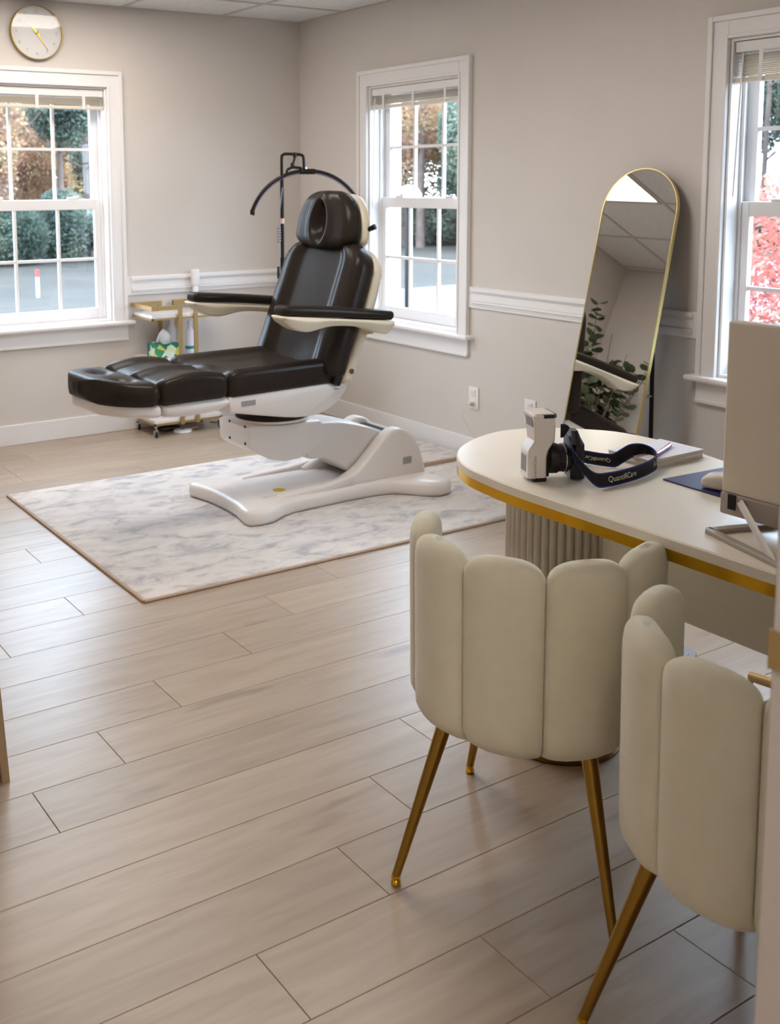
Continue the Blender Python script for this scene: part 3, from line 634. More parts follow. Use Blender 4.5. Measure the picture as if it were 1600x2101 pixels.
mb = MB(); mb.tube([lp(.004,1.42,-.01), lp(-.012,1.30,-.01), lp(-.018,1.20,-.01)], .003, 6); mb.tube([lp(-.020+.012*math.sin(t*.9), 1.20-.0022*t, -.01+.008*math.cos(t*.9)) for t in range(44)], .0028, 6); mb.tube([lp(-.02,1.10,-.01), lp(-.024,.95,-.01), lp(-.03,.72,-.01), lp(-.03,.3,-.01), lp(-.02,.05,-.01)], .0028, 6); mb.build('cord', M['grey'], lamp, 60)
mb = MB(); mb.tube([lp(-.024,.97,-.01), lp(-.026,.90,-.01)], .008, 8); mb.build('cord_switch', M['black'], lamp, 60)
for k in range(3):
    a = 2*PI*k/3+.5; MB().tube([(0,0,.20),(.22*math.cos(a),.22*math.sin(a),.012)], .009, 8).build('leg', M['blackm'], lamp, 60)

# ---------------------------------------------------------------- wall clock
M['dial'] = mat('pale_dial', (224,222,220), .5, var=.01)
ck = thing('wall_clock', 'round wall clock with thin gold rim above the window', 'clock', (-1.697, 0, 2.266))
MB().lathe([(.142,0),(.1455,.004),(.1455,.030),(.144,.032),(.1415,.032),(.1415,.012),(.001,.012)], (0,0,0), (0,-1,0), 56).build('rim', M['gold'], ck, 40)
MB().lathe([(.1415,.012),(.1415,.014),(.001,.014)], (0,0,0), (0,-1,0), 48).build('dial', M['dial'], ck)
def hand(name, ang, L_, w_, y, m_):
    d = Vector((math.sin(ang), 0, math.cos(ang))); p = Vector((d.z, 0, -d.x)); MB().loft([[d*(-.02)+p*w_*.7+Vector((0,y,0)), d*(-.02)-p*w_*.7+Vector((0,y,0)), d*(-.02)-p*w_*.7+Vector((0,y-.0012,0)), d*(-.02)+p*w_*.7+Vector((0,y-.0012,0))], [d*L_+p*w_*.3+Vector((0,y,0)), d*L_-p*w_*.3+Vector((0,y,0)), d*L_-p*w_*.3+Vector((0,y-.0012,0)), d*L_+p*w_*.3+Vector((0,y-.0012,0))]]).build(name, m_, ck)
hand('minute_hand', math.radians(147), .112, .0045, -.018, M['gold_bright']); hand('hour_hand', math.radians(-44), .062, .005, -.020, M['gold_bright'])
MB().lathe([(.008,.014),(.008,.024),(.003,.026)], (0,0,0), (0,-1,0), 16).build('hub', M['gold_bright'], ck, 40)
def text_mesh(s, size, name='lettering'):
    cu = bpy.data.curves.new('tmp_text', 'FONT'); cu.body = s; cu.size = size; cu.align_x = 'CENTER'; cu.align_y = 'CENTER'; cu.resolution_u = 3
    o = bpy.data.objects.new('tmp_text', cu); C.objects.link(o); dg = bpy.context.evaluated_depsgraph_get()
    me = bpy.data.meshes.new_from_object(o.evaluated_get(dg)); me.name = name; bpy.data.objects.remove(o); bpy.data.curves.remove(cu); return me
M['numeral'] = mat('pale_gold_numeral', (176,168,158), .4, .2)
for h_ in range(1, 13):
    me = text_mesh(str(h_), .026, 'numeral'); a = h_*PI/6
    for v in me.vertices: v.co = Vector((v.co.x+.112*math.sin(a), -.0152, v.co.y+.112*math.cos(a)))
    me.materials.append(M['numeral']); link('numeral', me, ck)
MB().lathe([(.1412,.029),(.001,.029)], (0,0,0), (0,-1,0), 48).build('glass', M['clear'], ck)

# ---------------------------------------------------------------- wall fittings
pl = thing('plug_in_freshener', 'small white plug-in box on the chair rail above the cart', 'wall box', (-.781, -.026, .80))
MB().rbox((.05,.03,.10), .008, (1,1,2), 2, None, (0,-.016,.085)).build('body', M['trim'], pl, 60); MB().lathe([(.017,.0),(.017,.03),(.012,.036)], (0,-.016,.0), n=14).build('refill', M['frost'], pl, 50)
def outlet(y, lab, plug):
    o = thing('wall_outlet', lab, 'outlet', (0, y, .328)); MB().rbox((.007,.075,.118), .003, (1,1,1), 2, None, (-.0035,0,0)).build('cover_plate', M['trim'], o, 60)
    for z in (-.028, .028):
        r = MB().rbox((.004,.034,.036), .0018, (1,1,1), 2, None, (-.0085,0,z)).build('socket', M['trim'], o, 60)
        mb = MB(); mb.box(-.0110,-.0104,-.008,-.006,z-.002,z+.008); mb.box(-.0110,-.0104,.006,.008,z-.002,z+.007); mb.box(-.0110,-.0104,-.002,.002,z-.012,z-.008); mb.build('slot', M['black'], r)
    return o
outlet(-1.682, 'white wall outlet with a plug in its lower socket, by the rug', 1); outlet(-2.096, 'white wall outlet behind the white camera on the desk', 0)
pg = thing('plug', 'cream plug with thin cord in the wall outlet by the rug', 'plug', (-.0105, -1.682, .300)); MB().rbox((.03,.026,.022), .007, (1,1,1), 2, None, (-.015,0,0)).build('plug_body', M['mouse'], pg, 60)
MB().tube(smooth_path([(-.03,0,0),(-.06,.005,.0),(-.07,.0,-.05),(-.03,-.02,-.14),(-.03,-.08,-.20),(-.03,-.16,-.26),(-.05,-.25,-.285)], 6), .002, 6).build('cord', M['cable'], pg, 60)

# ---------------------------------------------------------------- standing mirror
TH = math.atan(.237)
mi = thing('standing_mirror', 'tall arched standing mirror with thin gold frame leaning by the wall', 'mirror', (-.402, -2.818, .012), -PI/2+math.radians(2.8)); mi.rotation_euler.x = -TH
ML, MR = 1.335, .190
arch = [(-MR, 0), (-MR, ML)]+[(-MR*math.cos(t), ML+MR*math.sin(t)) for t in [PI*i/28 for i in range(1, 28)]]+[(MR, ML), (MR, 0)]
inn = offset2d(list(reversed(arch)), .0045); inn = list(reversed(inn)); out = arch
rings = [[(x, y, z) for x, z in ring] for ring, y in ((inn, -.006), (out, -.006), (out, .012), (inn, .012))]
n_ = len(arch); vs = [p for r in rings for p in r]; fs = []
for i in range(4):
    for j in range(n_): a, b = i*n_+j, i*n_+(j+1) % n_; c, d = ((i+1) % 4)*n_+(j+1) % n_, ((i+1) % 4)*n_+j; fs.append((a, b, c, d))
MB().add(vs, fs).build('frame', M['gold_pale'] if 'gold_pale' in M else M['gold_bright'], mi, 40)
MB().add([(x, -.004, z) for x, z in inn], [tuple(range(n_))]).build('mirror_glass', M['mirror'], mi)
MB().add([(x, .010, z) for x, z in inn], [tuple(range(n_))]).build('backing_board', M['dark'], mi)
MW = Matrix.Translation(mi.location) @ mi.rotation_euler.to_matrix().to_4x4(); MI = MW.inverted()
mb = MB(); mb.tube([MI @ Vector(p) for p in ((-.045,-2.868,.008),(-.085,-2.892,.71),(-.125,-2.905,1.10))], .0095, 10); mb.tube([MI @ Vector(p) for p in ((-.045,-2.70,.008),(-.085,-2.72,.71),(-.125,-2.735,1.10))], .0095, 10); mb.tube([MI @ Vector(p) for p in ((-.125,-2.905,1.10),(-.125,-2.735,1.10))], .0095, 10)
st = mb.build('easel_strut', M['blackm'], mi, 60)
mb = MB(); mb.tube([MI @ Vector(p) for p in ((-.088,-2.892,.545),(-.22,-2.885,.55))], .006, 8); mb.build('strut_hook', M['chrome'], mi, 60)

# ---------------------------------------------------------------- potted eucalyptus in the far left corner (seen in the mirror)
pp = thing('potted_eucalyptus', 'tall potted eucalyptus plant reflected in the standing mirror', 'plant', (-3.42, -.50, 0))
MB().lathe([(.11,0),(.13,.02),(.16,.28),(.165,.30),(.15,.30),(.14,.26),(.001,.26)], n=28).build('pot', M['paper'], pp, 40)
MB().lathe([(.142,.262),(.12,.272),(.001,.275)], n=20).build('soil', M['dark'], pp, 60)
lv = MB(); N = 8
ring = [(.5*math.cos(2*PI*i/N)+.5, .42*math.sin(2*PI*i/N), .06*math.cos(4*PI*i/N)) for i in range(N)]
lme = MB().add(ring+[(.5,0,-.05)], [(i, (i+1) % N, N) for i in range(N)]).mesh('leaf', 180); lme.materials.append(M['leafp'])
rn = random.Random(11); nl = 0
for k in range(17):
    a = 2*PI*k/17+rn.uniform(-.2,.2); top = rn.uniform(1.15, 1.70) if k else 1.95; sp = rn.uniform(.12,.40)
    if k == 0: a, sp = 1.2, .30
    pts = smooth_path([(0,0,.27), (.25*sp*math.cos(a), .25*sp*math.sin(a), .27+.35*(top-.27)), (.6*sp*math.cos(a), .6*sp*math.sin(a), .27+.72*(top-.27)), (sp*math.cos(a+.2), sp*math.sin(a+.2), top)], 8)
    stm = MB().tube(pts, [.006-.004*i/len(pts) for i in range(len(pts))], 6).build('stem', M['stem'], pp, 60)
    for i in range(13, len(pts), 1):
        for s in (0, 1):
            if nl >= 290: continue
            o = link('leaf', lme, stm); nl += 1; o.location = pts[i]; o.rotation_euler = (rn.uniform(-.6,.6), rn.uniform(-.7,.5), a+s*PI+i*1.3+rn.uniform(-.5,.5)); o.scale = [rn.uniform(.07,.105)]*3

# ---------------------------------------------------------------- desk
DT = .75
near = [(-2.022,-4.45),(-2.022,-4.20),(-2.020,-4.10),(-2.012,-4.02),(-1.998,-3.935),(-1.970,-3.865),(-1.932,-3.808),(-1.875,-3.755),(-1.80,-3.712),(-1.72,-3.683),(-1.65,-3.675),(-1.577,-3.690),(-1.51,-3.725),(-1.455,-3.782),(-1.40,-3.858),(-1.380,-3.965),(-1.388,-4.06),(-1.415,-4.185),(-1.445,-4.32),(-1.455,-4.45)]
near = smooth2d(near, 3); YM = -4.45
ol = near+[(x, 2*YM-y) for x, y in reversed(near[1:-1])]; ol = list(reversed(ol))
dk = thing('office_desk', 'cream rounded desk with gold edge band and fluted pedestal', 'desk', (-1.72, -4.45, 0))
mb = MB(); slab(mb, ol, [(DT-.022, 0), (DT-.003, 0), (DT, .003)]); bw(mb, 'desktop', M['desk'], dk, 40)
mb = MB(); slab(mb, ol, [(DT-.046, .001), (DT-.022, .001)]); bw(mb, 'gold_band', M['gold_bright'], dk, 40)
mb = MB(); slab(mb, ol, [(DT-.0475, .012), (DT-.046, .012)]); bw(mb, 'underside', M['desk'], dk, 40)
fme = None
for pc_ in ((-1.72, -3.985), (-1.72, -4.915)):
    mb = MB(); mb.lathe([(.139,.03),(.139,DT-.048)], (*pc_, 0), n=44); pd_ = bw(mb, 'pedestal', M['flute'], dk)
    mb = MB(); mb.lathe([(.152,0),(.155,.004),(.155,.028),(.148,.030)], (*pc_, 0), n=44); bw(mb, 'plinth', M['brass_leg'], pd_, 40)
    for i in range(44):
        a = 2*PI*i/44
        if fme is None:
            fme = MB().loft([[(.011*math.cos(t), .0098*math.sin(t), z) for t in [PI*k/6-PI/2 for k in range(7)]] for z in (.03, DT-.048)], True).mesh('flute', 40); fme.materials.append(M['flute'])
        o = link('flute', fme, pd_); o.location = (pc_[0]+.138*math.cos(a)-dk.location.x, pc_[1]+.138*math.sin(a)-dk.location.y, 0); o.rotation_euler.z = a
mb = MB(); mb.box(-1.742, -1.722, -4.78, -4.12, .452, DT-.048); bw(mb, 'modesty_panel', M['desk'], dk, None, .003)

# ---------------------------------------------------------------- petal chairs
def ssq(x, e): return math.copysign(abs(x)**e, x)
def petal(ang, R0, lat):
    rings = []; NS = 20; al = math.radians(18.75)
    lv = [0,.015,.04,.08,.13,.2,.3,.45,.6,.75,.87,.90,.925,.945,.965,.98,.99,.997,1]
    for v in lv:
        z = .325+.417*v
        R = R0-.060*(max(0, 1-v/.15))**2.0 + .004*v
        k = 1 if v <= .88 else max(.0, 1-((v-.88)/.12)**2.5)**(1/2.5)
        th = .034*(1 if v <= .86 else max(.02, 1-((v-.86)/.14)**3.0)**.45)
        th *= .35+.65*min(1, math.sqrt(v/.06)) if v < .06 else 1
        ring = []
        for i in range(NS):
            t = 2*PI*i/NS; a = ang+al*k*ssq(math.cos(t), .8); r = R+th*ssq(math.sin(t), .75)
            ring.append((-r*math.cos(a), -r*lat*math.sin(a), z))
        rings.append(ring)
    return MB().loft(rings)
def petal_chair(lab, loc, rz):
    c = thing('petal_chair', lab, 'chair', loc, rz, 'petal-back chairs at the desk')
    for k in range(-2, 3):
        R0 = .250 if abs(k) < 2 else .248
        petal(k*math.radians(37.2), R0, .96 if abs(k) < 2 else .94).build('back_petal', M['velvet'], c, 180)
    MB().rbox((.46,.44,.10), .045, (8,8,2), 4, lambda p: (p.x+.03, p.y*(1-.12*max(0,p.x)/.23), p.z+.012*(1-(p.x/.25)**2)*(1-(p.y/.25)**2)), (.02,0,.425)).build('seat', M['velvet'], c, 180)
    MB().lathe([(.02,.318),(.15,.318),(.20,.335),(.212,.37),(.20,.385)], n=36).build('seat_base', M['velvet'], c, 60)
    for sx, sy in ((-1,-1),(-1,1),(1,-1),(1,1)):
        top = Vector((sx*.150, sy*.145, .345)); ft = Vector((sx*.240, sy*.222, .018)); d = (ft-top)
        lg = MB().tube([top, top+d*.5, ft], [.0165,.0125,.0088], 16).build('leg', M['brass_leg'], c, 60)
        MB().lathe([(.0085,.0),(.0105,.002),(.0105,.008),(.007,.012),(.010,.016),(.0095,.022)], (ft.x, ft.y, 0), n=16).build('foot_cap', M['gold_bright'], lg, 60)
    return c
petal_chair('cream velvet petal-back chair with brass legs in front of the fluted pedestal', (-2.130, -4.306, 0), math.radians(30.5))
petal_chair('cream velvet petal-back chair cut by the door jamb at the right edge', (-2.160, -4.925, 0), math.radians(4))

# ---------------------------------------------------------------- all-in-one computer, mouse, pad, notebooks, pen
mo = thing('computer', 'beige all-in-one computer seen from behind on the desk', 'computer', (-1.86, -4.80, DT))
mb = MB(); mb.rbox((.034,.54,.352), .006, (1,1,1), 2, None, (-1.828,-4.803,.988)); bw(mb, 'display_back', M['aio'], mo, 60)
mb = MB(); mb.rbox((.038,.542,.046), .005, (1,1,1), 2, None, (-1.828,-4.803,.790)); ch = bw(mb, 'chin', M['aio_dark'], mo, 60)
mb = MB(); mb.box(-1.8095,-1.8065,-5.06,-4.545,.825,1.150); bw(mb, 'screen', M['screen'], mo)
mb = MB(); mb.box(-1.8495,-1.8455,-4.5705,-4.553,.781,.8115); bw(mb, 'hinge_slot', M['dark'], ch)
for s in (0, 1):
    f = (lambda p: Vector((p[0], p[1] if s == 0 else -9.606-p[1], p[2])))
    mb = MB(); mb.bar(f((-1.842,-4.572,.805)), f((-1.985,-4.748,.757)), (.006,.011 if s == 0 else -.011,0), (.003,0,.004)); bw(mb, 'strut', M['silver'], mo, None, .001)
    mb = MB(); mb.bar(f((-1.928,-4.566,.7545)), f((-1.990,-4.770,.7545)), (.011,.003,0), (0,0,.0045)); mb.bar(f((-1.930,-4.574,.7545)), f((-1.76,-4.63,.7545)), (.0,.011,0), (0,0,.0045)); bw(mb, 'stand_foot', M['silver'], mo, None, .002)
mb = MB(); mb.rbox((.10,.16,.016), .006, (1,1,1), 2, None, (-1.76,-4.72,.758)); bw(mb, 'dock', M['aio_dark'], mo, 60)
mp_ = tag(MB().rbox((.20,.25,.003), .0014, (1,1,1), 1).build('mouse_pad', M['navy'], None, None), 'navy leather mouse pad under the mouse', 'mouse pad')
a = Vector((-1.6952,-4.2654,DT)); b = Vector((-1.7063,-4.4343,DT)); d = (b-a).normalized(); mp_.rotation_euler.z = math.atan2(d.y, d.x)+PI/2
lx = Vector((math.cos(mp_.rotation_euler.z), math.sin(mp_.rotation_euler.z), 0)); ly = Vector((-lx.y, lx.x, 0)); mp_.location = a+lx*.10-ly*.125+Vector((0,0,.002))
ms = thing('mouse', 'ivory computer mouse on the navy pad', 'mouse', (-1.648, -4.405, DT+.0036), math.radians(-70))
def msd(p): return (p.x, p.y*(1-.18*(p.x/.05)**2), p.z+(.012*(1-(p.x/.06)**2) if p.z > 0 else 0))
MB().rbox((.105,.062,.022), .010, (8,6,1), 3, msd, (0,0,.0115)).build('shell', M['mouse'], ms, 180); MB().tube([(.02,0,.034),(.04,0,.030)], .0035, 8).build('scroll_wheel', M['rubber'], ms, 60); MB().box(.005,.05,-.0005,.0005,.0305,.0335).build('button_gap', M['grey'], ms)
na = math.atan2(-.10, .80)
def book(name, lab, z, rz, dx):
    t = thing(name, lab, 'notebook', (-1.545+dx, -4.120, z), rz); MB().box(-.098,.098,-.066,.066,.0015,.0095).build('pages', M['pages'], t, None, .001); MB().box(-.100,.100,-.068,.068,.0095,.0110).build('front_cover', M['paper'], t, None, .0005); MB().box(-.100,.100,-.068,.068,0,.0015).build('back_cover', M['paper'], t, None, .0005)
book('notebook', 'white notebook at the bottom of the pair on the desk', DT+.0004, math.radians(2), .003); book('notebook', 'white notebook on top with the pink pen on it', DT+.0118, math.radians(0), 0)
pz = DT+.0118+.011+.0055; pn = thing('pen', 'pink metallic pen lying on the white notebook', 'pen', (-1.555, -4.150, pz), math.radians(23)); MB().tube([(-.05,0,0),(.062,0,0),(.068,0,0)], [.0052,.0052,.003], 12).build('barrel', M['pink'], pn, 60); MB().tube([(-.05,0,0),(-.064,0,0),(-.072,0,0)], [.005,.0045,.0015], 12).build('tip', M['rosegold'], pn, 60); MB().box(.02,.064,-.0012,.0012,.0045,.0065).build('clip', M['rosegold'], pn)

# ---------------------------------------------------------------- white imaging camera with strap
AXR, AXB = Vector((.842,-.539,0)), Vector((.539,.842,0))
dv = thing('imaging_camera', 'white handheld imaging camera with black lens and lettered neck strap on the desk', 'camera', (-1.940, -4.105, DT), math.atan2(-.539,.842))
# local x = right in the photo, local y = away from the doorway
def sec(z, x0, x1, y0, y1, c=.005): return [(x0+c,y0,z),(x1-c,y0,z),(x1,y0+c,z),(x1,y1-c,z),(x1-c,y1,z),(x0+c,y1,z),(x0,y1-c,z),(x0,y0+c,z)]
RY = lambda pts, a: [(x*math.cos(a)-y*math.sin(a), x*math.sin(a)+y*math.cos(a), z) for x, y, z in pts]
ya = math.radians(10)
body = [sec(.0085,-.026,.020,-.012,.042), sec(.058,-.026,.020,-.012,.042), sec(.074,-.025,.024,-.012,.042), sec(.096,-.010,.040,-.010,.046), sec(.135,-.012,.041,-.012,.052), sec(.156,-.016,.038,-.016,.060), sec(.161,-.012,.034,-.012,.056)]
MB().loft([RY(r, ya) for r in body]).build('body', M['plastic'], dv, 35)
MB().loft([RY(sec(z,-.014,.0205,-.0128,.042), ya) for z in (0,.009)]).build('foot', M['black'], dv)
MB().loft([RY(r, ya) for r in (sec(.151,.000,.0425,-.0178,.062,.010), sec(.159,.000,.0415,-.0178,.062,.010))]).build('top_bumper', M['black'], dv, 40)
MB().loft([RY([(x,y,z) for x,y in ((-.0268,.004),(-.0255,.004),(-.0255,.034),(-.0268,.034))], ya) for z in (.022,.060)]).build('display', M['grey'], dv)
MB().loft([RY(r, ya) for r in (sec(.128,-.0128,-.0108,.0,.04,.0002), sec(.150,-.0158,-.0138,.0,.04,.0002))]).build('vent_slot', M['grey'], dv)
MB().loft([RY(r, ya) for r in (sec(.010,.0203,.028,-.006,.040,.003), sec(.074,.0203,.030,-.006,.040,.003), sec(.096,.038,.0415,-.004,.040,.001))]).build('front_panel', M['black'], dv, 35)
ln = MB().lathe([(.034,.028),(.036,.032),(.036,.048),(.033,.050),(.033,.062),(.0345,.064),(.0345,.072),(.030,.074),(.030,.082)], (0,.020,.048), (math.cos(ya*.6), math.sin(ya*.6), 0), 32).build('lens', M['black'], dv, 35)
MB().lathe([(.0352,.0635),(.0352,.0660)], (0,.020,.048), (math.cos(ya*.6), math.sin(ya*.6), 0), 32).build('lens_ring', M['chrome'], ln)
MB().loft([sec(.004,.078,.112,-.006,.085,.008), sec(.085,.078,.110,-.006,.085,.010), sec(.098,.082,.104,.010,.070,.008), sec(.112,.085,.100,.025,.055,.005)]).build('camera_back', M['black'], dv, 40)
DM = Matrix.Translation(dv.location) @ dv.rotation_euler.to_matrix().to_4x4(); DI = DM.inverted()
tx = text_mesh('QuantifiCare', .0105)
for v in tx.vertices:
    q = Vector((-.010-v.co.y, -.0124, .034+v.co.x)); r = RY([tuple(q)], ya)[0]; v.co = Vector(r)
tx.materials.append(M['grey']); link('body_lettering', tx, dv)
# neck strap: a ribbon through centre points, width vector per point
sp_ = [((-1.8525,-4.1175,0.8350),(0,0.25,1)),((-1.8852,-4.1681,0.8150),(0.0,0.35,1)),((-1.8834,-4.1971,0.7900),(0.2,0.5,1)),((-1.8806,-4.2304,0.7720),(0.25,0.45,0.9)),((-1.8458,-4.2365,0.7680),(0.0,0.15,1)),((-1.7861,-4.2368,0.7680),(0,0.05,1)),((-1.7129,-4.2241,0.7680),(0,0.05,1)),((-1.6569,-4.2073,0.7690),(0,0.05,1)),((-1.6242,-4.1887,0.7710),(0,0.05,1)),((-1.5999,-4.1550,0.7750),(0.0,0.12,1)),((-1.6076,-4.1311,0.7810),(0,0.2,1)),((-1.6469,-4.1297,0.7850),(0,0.25,1)),((-1.6830,-4.1312,0.7770),(0,0.3,1)),((-1.7023,-4.1227,0.7670),(0,0.35,1)),((-1.7183,-4.0969,0.7650),(0,0.35,1)),((-1.7299,-4.0649,0.7660),(0,0.3,1)),((-1.7443,-4.0476,0.7780),(0,0.2,1)),((-1.7702,-4.0582,0.8120),(0.1,0.2,1)),((-1.7943,-4.0564,0.8380),(0.3,0.3,1)),((-1.8120,-4.0526,0.8420),(0.3,0.3,1))]
cen = smooth_path([p for p, w_ in sp_], 6); wid = [w_.normalized()*.0165 for w_ in smooth_path([Vector(w_).normalized() for p, w_ in sp_], 6)]
for i, c in enumerate(cen):
    low = c.z-wid[i].z
    if low < DT+.0012: cen[i] = c+Vector((0,0,DT+.0012-low))
def ribbon(lo, hi, off):
    mb = MB(); rings = []
    for i, c in enumerate(cen):
        t = (cen[min(i+1,len(cen)-1)]-cen[max(i-1,0)]).normalized(); nn = t.cross(wid[i]).normalized()*off
        rings.append([DI @ (c+wid[i]*lo-nn), DI @ (c+wid[i]*hi-nn), DI @ (c+wid[i]*hi+nn), DI @ (c+wid[i]*lo+nn)])
    return mb.loft(rings)
sr = ribbon(-1, 1, .0008).build('strap', M['strap'], dv, 60)
ribbon(.80, 1.01, .0011).build('strap_edge', M['strap_edge'], sr, 60); ribbon(-1.01, -.80, .0011).build('strap_edge', M['strap_edge'], sr, 60)
arc_ = [0]
for i in range(1, len(cen)): arc_.append(arc_[-1]+(cen[i]-cen[i-1]).length)
def on_strap(s, t, side):
    s = max(0, min(arc_[-1]-1e-6, s)); i = max(j for j in range(len(arc_)) if arc_[j] <= s); i = min(i, len(cen)-2); k = (s-arc_[i])/max(1e-9, arc_[i+1]-arc_[i])
    c = cen[i].lerp(cen[i+1], k); w_ = wid[i].lerp(wid[i+1], k); tt = (cen[i+1]-cen[i]).normalized(); nn = tt.cross(w_).normalized()
    return DI @ (c+w_*t+nn*side*.0013)
def strap_text(s_, size, s0, side, flip=1, up=1):
    me = text_mesh(s_, size)
    for v in me.vertices: v.co = on_strap(s0+flip*v.co.x, up*v.co.y/.0165, side)
    me.materials.append(M['print']); link('strap_lettering', me, sr)
def arc_at(px): return arc_[min(range(len(cen)), key=lambda i: abs(i-px*6))]
strap_text('QuantifiCare', .0190, arc_at(4.85), 1); strap_text('A Q', .020, arc_at(7.35), 1); strap_text('QuantifiCare', .0135, arc_at(14.3), -1, 1, -1)

# ---------------------------------------------------------------- desk chair base glimpsed beyond the desk, grey floor disc, console at the left edge
oc = thing('swivel_chair', 'swivel chair with gold star base glimpsed under the desk at the right edge', 'chair', (-1.172, -4.455, 0))
for k in range(5):
    a = math.radians(88)+2*PI*k/5; e = (.30*math.cos(a), .30*math.sin(a), .085)
    lg = MB().tube([(.03*math.cos(a), .03*math.sin(a), .115), e], [.017,.014], 12).build('base_arm', M['gold_satin'], oc, 60); mb = MB(); mb.lathe([(.012,-.011),(.025,-.009),(.025,.009),(.012,.011)], (e[0], e[1]-.006, .0252), (math.sin(a),-math.cos(a),0), 18); mb.tube([(e[0],e[1],.045),(e[0],e[1],.085)], .007, 8); mb.build('caster', M['black'], lg, 50)
MB().lathe([(.034,.085),(.034,.13),(.026,.13),(.026,.40)], n=20).build('column', M['black'], oc, 40)
MB().rbox((.44,.44,.085), .035, (4,4,1), 3, None, (0,0,.445)).build('seat', M['velvet'], oc, 180)
def ob(p): return (p.x+.05*(p.y/.22)**2*-1, p.y, p.z)
MB().rbox((.07,.42,.36), .03, (2,8,4), 3, ob, (.25,0,.72)).build('backrest', M['velvet'], oc, 180); MB().bar((.20,0,.42),(.27,0,.60),(0,.03,0),(.006,0,.004)).build('back_stem', M['gold_satin'], oc)
fp_ = thing('floor_disc', 'round grey disc on the floor between the two chairs', 'floor pad', (-1.085, -3.838, 0)); MB().lathe([(.062,0),(.066,.004),(.066,.016),(.062,.02)], n=36).build('disc_body', M['grey'], fp_, 40); MB().lathe([(.045,.02),(.043,.0215)], n=30).build('disc_top', M['grey'], fp_)  # low grey disc on the floor, use not identified
cs_ = thing('side_console', 'beige wooden console edge at the left edge of the picture', 'console', (-3.018, -3.41, 0))
MB().loft([[(0,0,0),(.019,0,0),(.019,.34,0),(0,.34,0)],[(-.034,0,.62),(-.015,0,.62),(-.015,.34,.62),(-.034,.34,.62)]]).build('side_panel', M['wood'], cs_, None, .001); MB().loft([[(-.60,0,0),(-.581,0,0),(-.581,.34,0),(-.60,.34,0)],[(-.566,0,.62),(-.547,0,.62),(-.547,.34,.62),(-.566,.34,.62)]]).build('side_panel', M['wood'], cs_, None, .001); MB().box(-.58,-.035,.0,.34,.62,.645).build('top', M['wood'], cs_, None, .002); MB().box(-.566,-.016,.01,.33,.30,.318).build('shelf', M['wood'], cs_); MB().box(-.547,-.034,.33,.338,.02,.62).build('back_panel', M['dark'], cs_)

# ================================================================== OUTSIDE
GZ = -.55
yard = struct(MB().box(-60, 70, -60, 80, GZ-.3, GZ).build('ground_lawn', M['grassm']), 'autumn lawn outside the windows')
def flat(name, pts, z, m_, lab, cat_): return struct(MB().loft([[(x,y,z-.04) for x,y in pts],[(x,y,z) for x,y in pts]]).build(name, m_), lab)
flat('ground_road', [(-40,4.5),(40,6.5),(40,11.0),(-40,8.8)], GZ+.03, M['road'], 'pale road beyond the back window', 'road')
flat('ground_driveway', [(5.5,-6),(12.5,-3),(16.5,3.5),(17.5,8),(22,14.2),(17,13.8),(11,9),(7.5,4.5),(5.5,2)], GZ+.028, M['road'], 'pale driveway beyond the window', 'driveway')
struct(MB().box(-9, .9, -9, -8.9, GZ, 3.2).build('wall_exterior', M['siding']))
def leaves(n, rx, ry, rz, size, seed, shell=.45):
    r = random.Random(seed); v = []; f = []
    for i in range(n):
        while True:
            p = Vector((r.uniform(-1,1), r.uniform(-1,1), r.uniform(-1,1)))
            if shell < p.length < 1: break
        q = Vector((p.x*rx, p.y*ry, p.z*rz)); a = Vector((r.gauss(0,1), r.gauss(0,1), r.gauss(0,1))).normalized(); b = a.orthogonal().normalized(); s = size*r.uniform(.6,1.3)
        o = len(v); v += [q-a*s, q+b*s*.5, q+a*s, q-b*s*.5]; f.append((o,o+1,o+2,o+3))
    mb = MB(); mb.v = v; mb.f = f; return mb
def plain(mb, name, m_):
    me = bpy.data.meshes.new(name); me.from_pydata([tuple(p) for p in mb.v], [], mb.f); me.update(); me.materials.append(m_); return me
CR = {}
for k, (m_, n, sz, sh_) in dict(gold=('leaf_gold', 7000, .06, .1), rust=('leaf_brown', 5000, .055, .1), green=('leaf_green', 11000, .055, .1), red=('leaf_red', 9000, .032, .1)).items():
    CR[k] = plain(leaves(n, 1, 1, 1, sz, len(k)+3, sh_), 'crown', M[m_])
def trunk_mesh(h, r, seed):
    rr = random.Random(seed); mb = MB(); pts = [(rr.uniform(-.04,.04)*i, rr.uniform(-.04,.04)*i, h*i/6) for i in range(7)]; mb.tube(pts, [r*(1-.11*i) for i in range(7)], 8)
    for k in range(6):
        z = h*rr.uniform(.25,.9); a = rr.uniform(0,2*PI); L_ = rr.uniform(.8,2.0); mb.tube([(0,0,z),(L_*.5*math.cos(a), L_*.5*math.sin(a), z+.25*L_),(L_*math.cos(a), L_*math.sin(a), z+.7*L_)], [r*.35,r*.22,r*.08], 6)
    me = mb.mesh('trunk', 60); me.materials.append(M['bark']); return me
TR = [trunk_mesh(9, .10, 1), trunk_mesh(10, .07, 2), trunk_mesh(8, .15, 3)]
rn = random.Random(21)
def tree(kind, lab, x, y, sc, cz, cs, ti=0, grp=None, nm='tree'):
    t = thing(nm, lab, 'tree', (x, y, GZ), rn.uniform(0,6.28), grp); a = link('trunk', TR[ti], t); a.scale = (1,1,sc)
    if kind:
        for i in range(2): c = link('crown', CR[kind], t); c.location = (rn.uniform(-.5,.5), rn.uniform(-.5,.5), cz+i*cs[2]*.9); c.scale = [v*rn.uniform(.85,1.15) for v in cs]; c.rotation_euler = (rn.uniform(-.3,.3), rn.uniform(-.3,.3), rn.uniform(0,6))
    return t
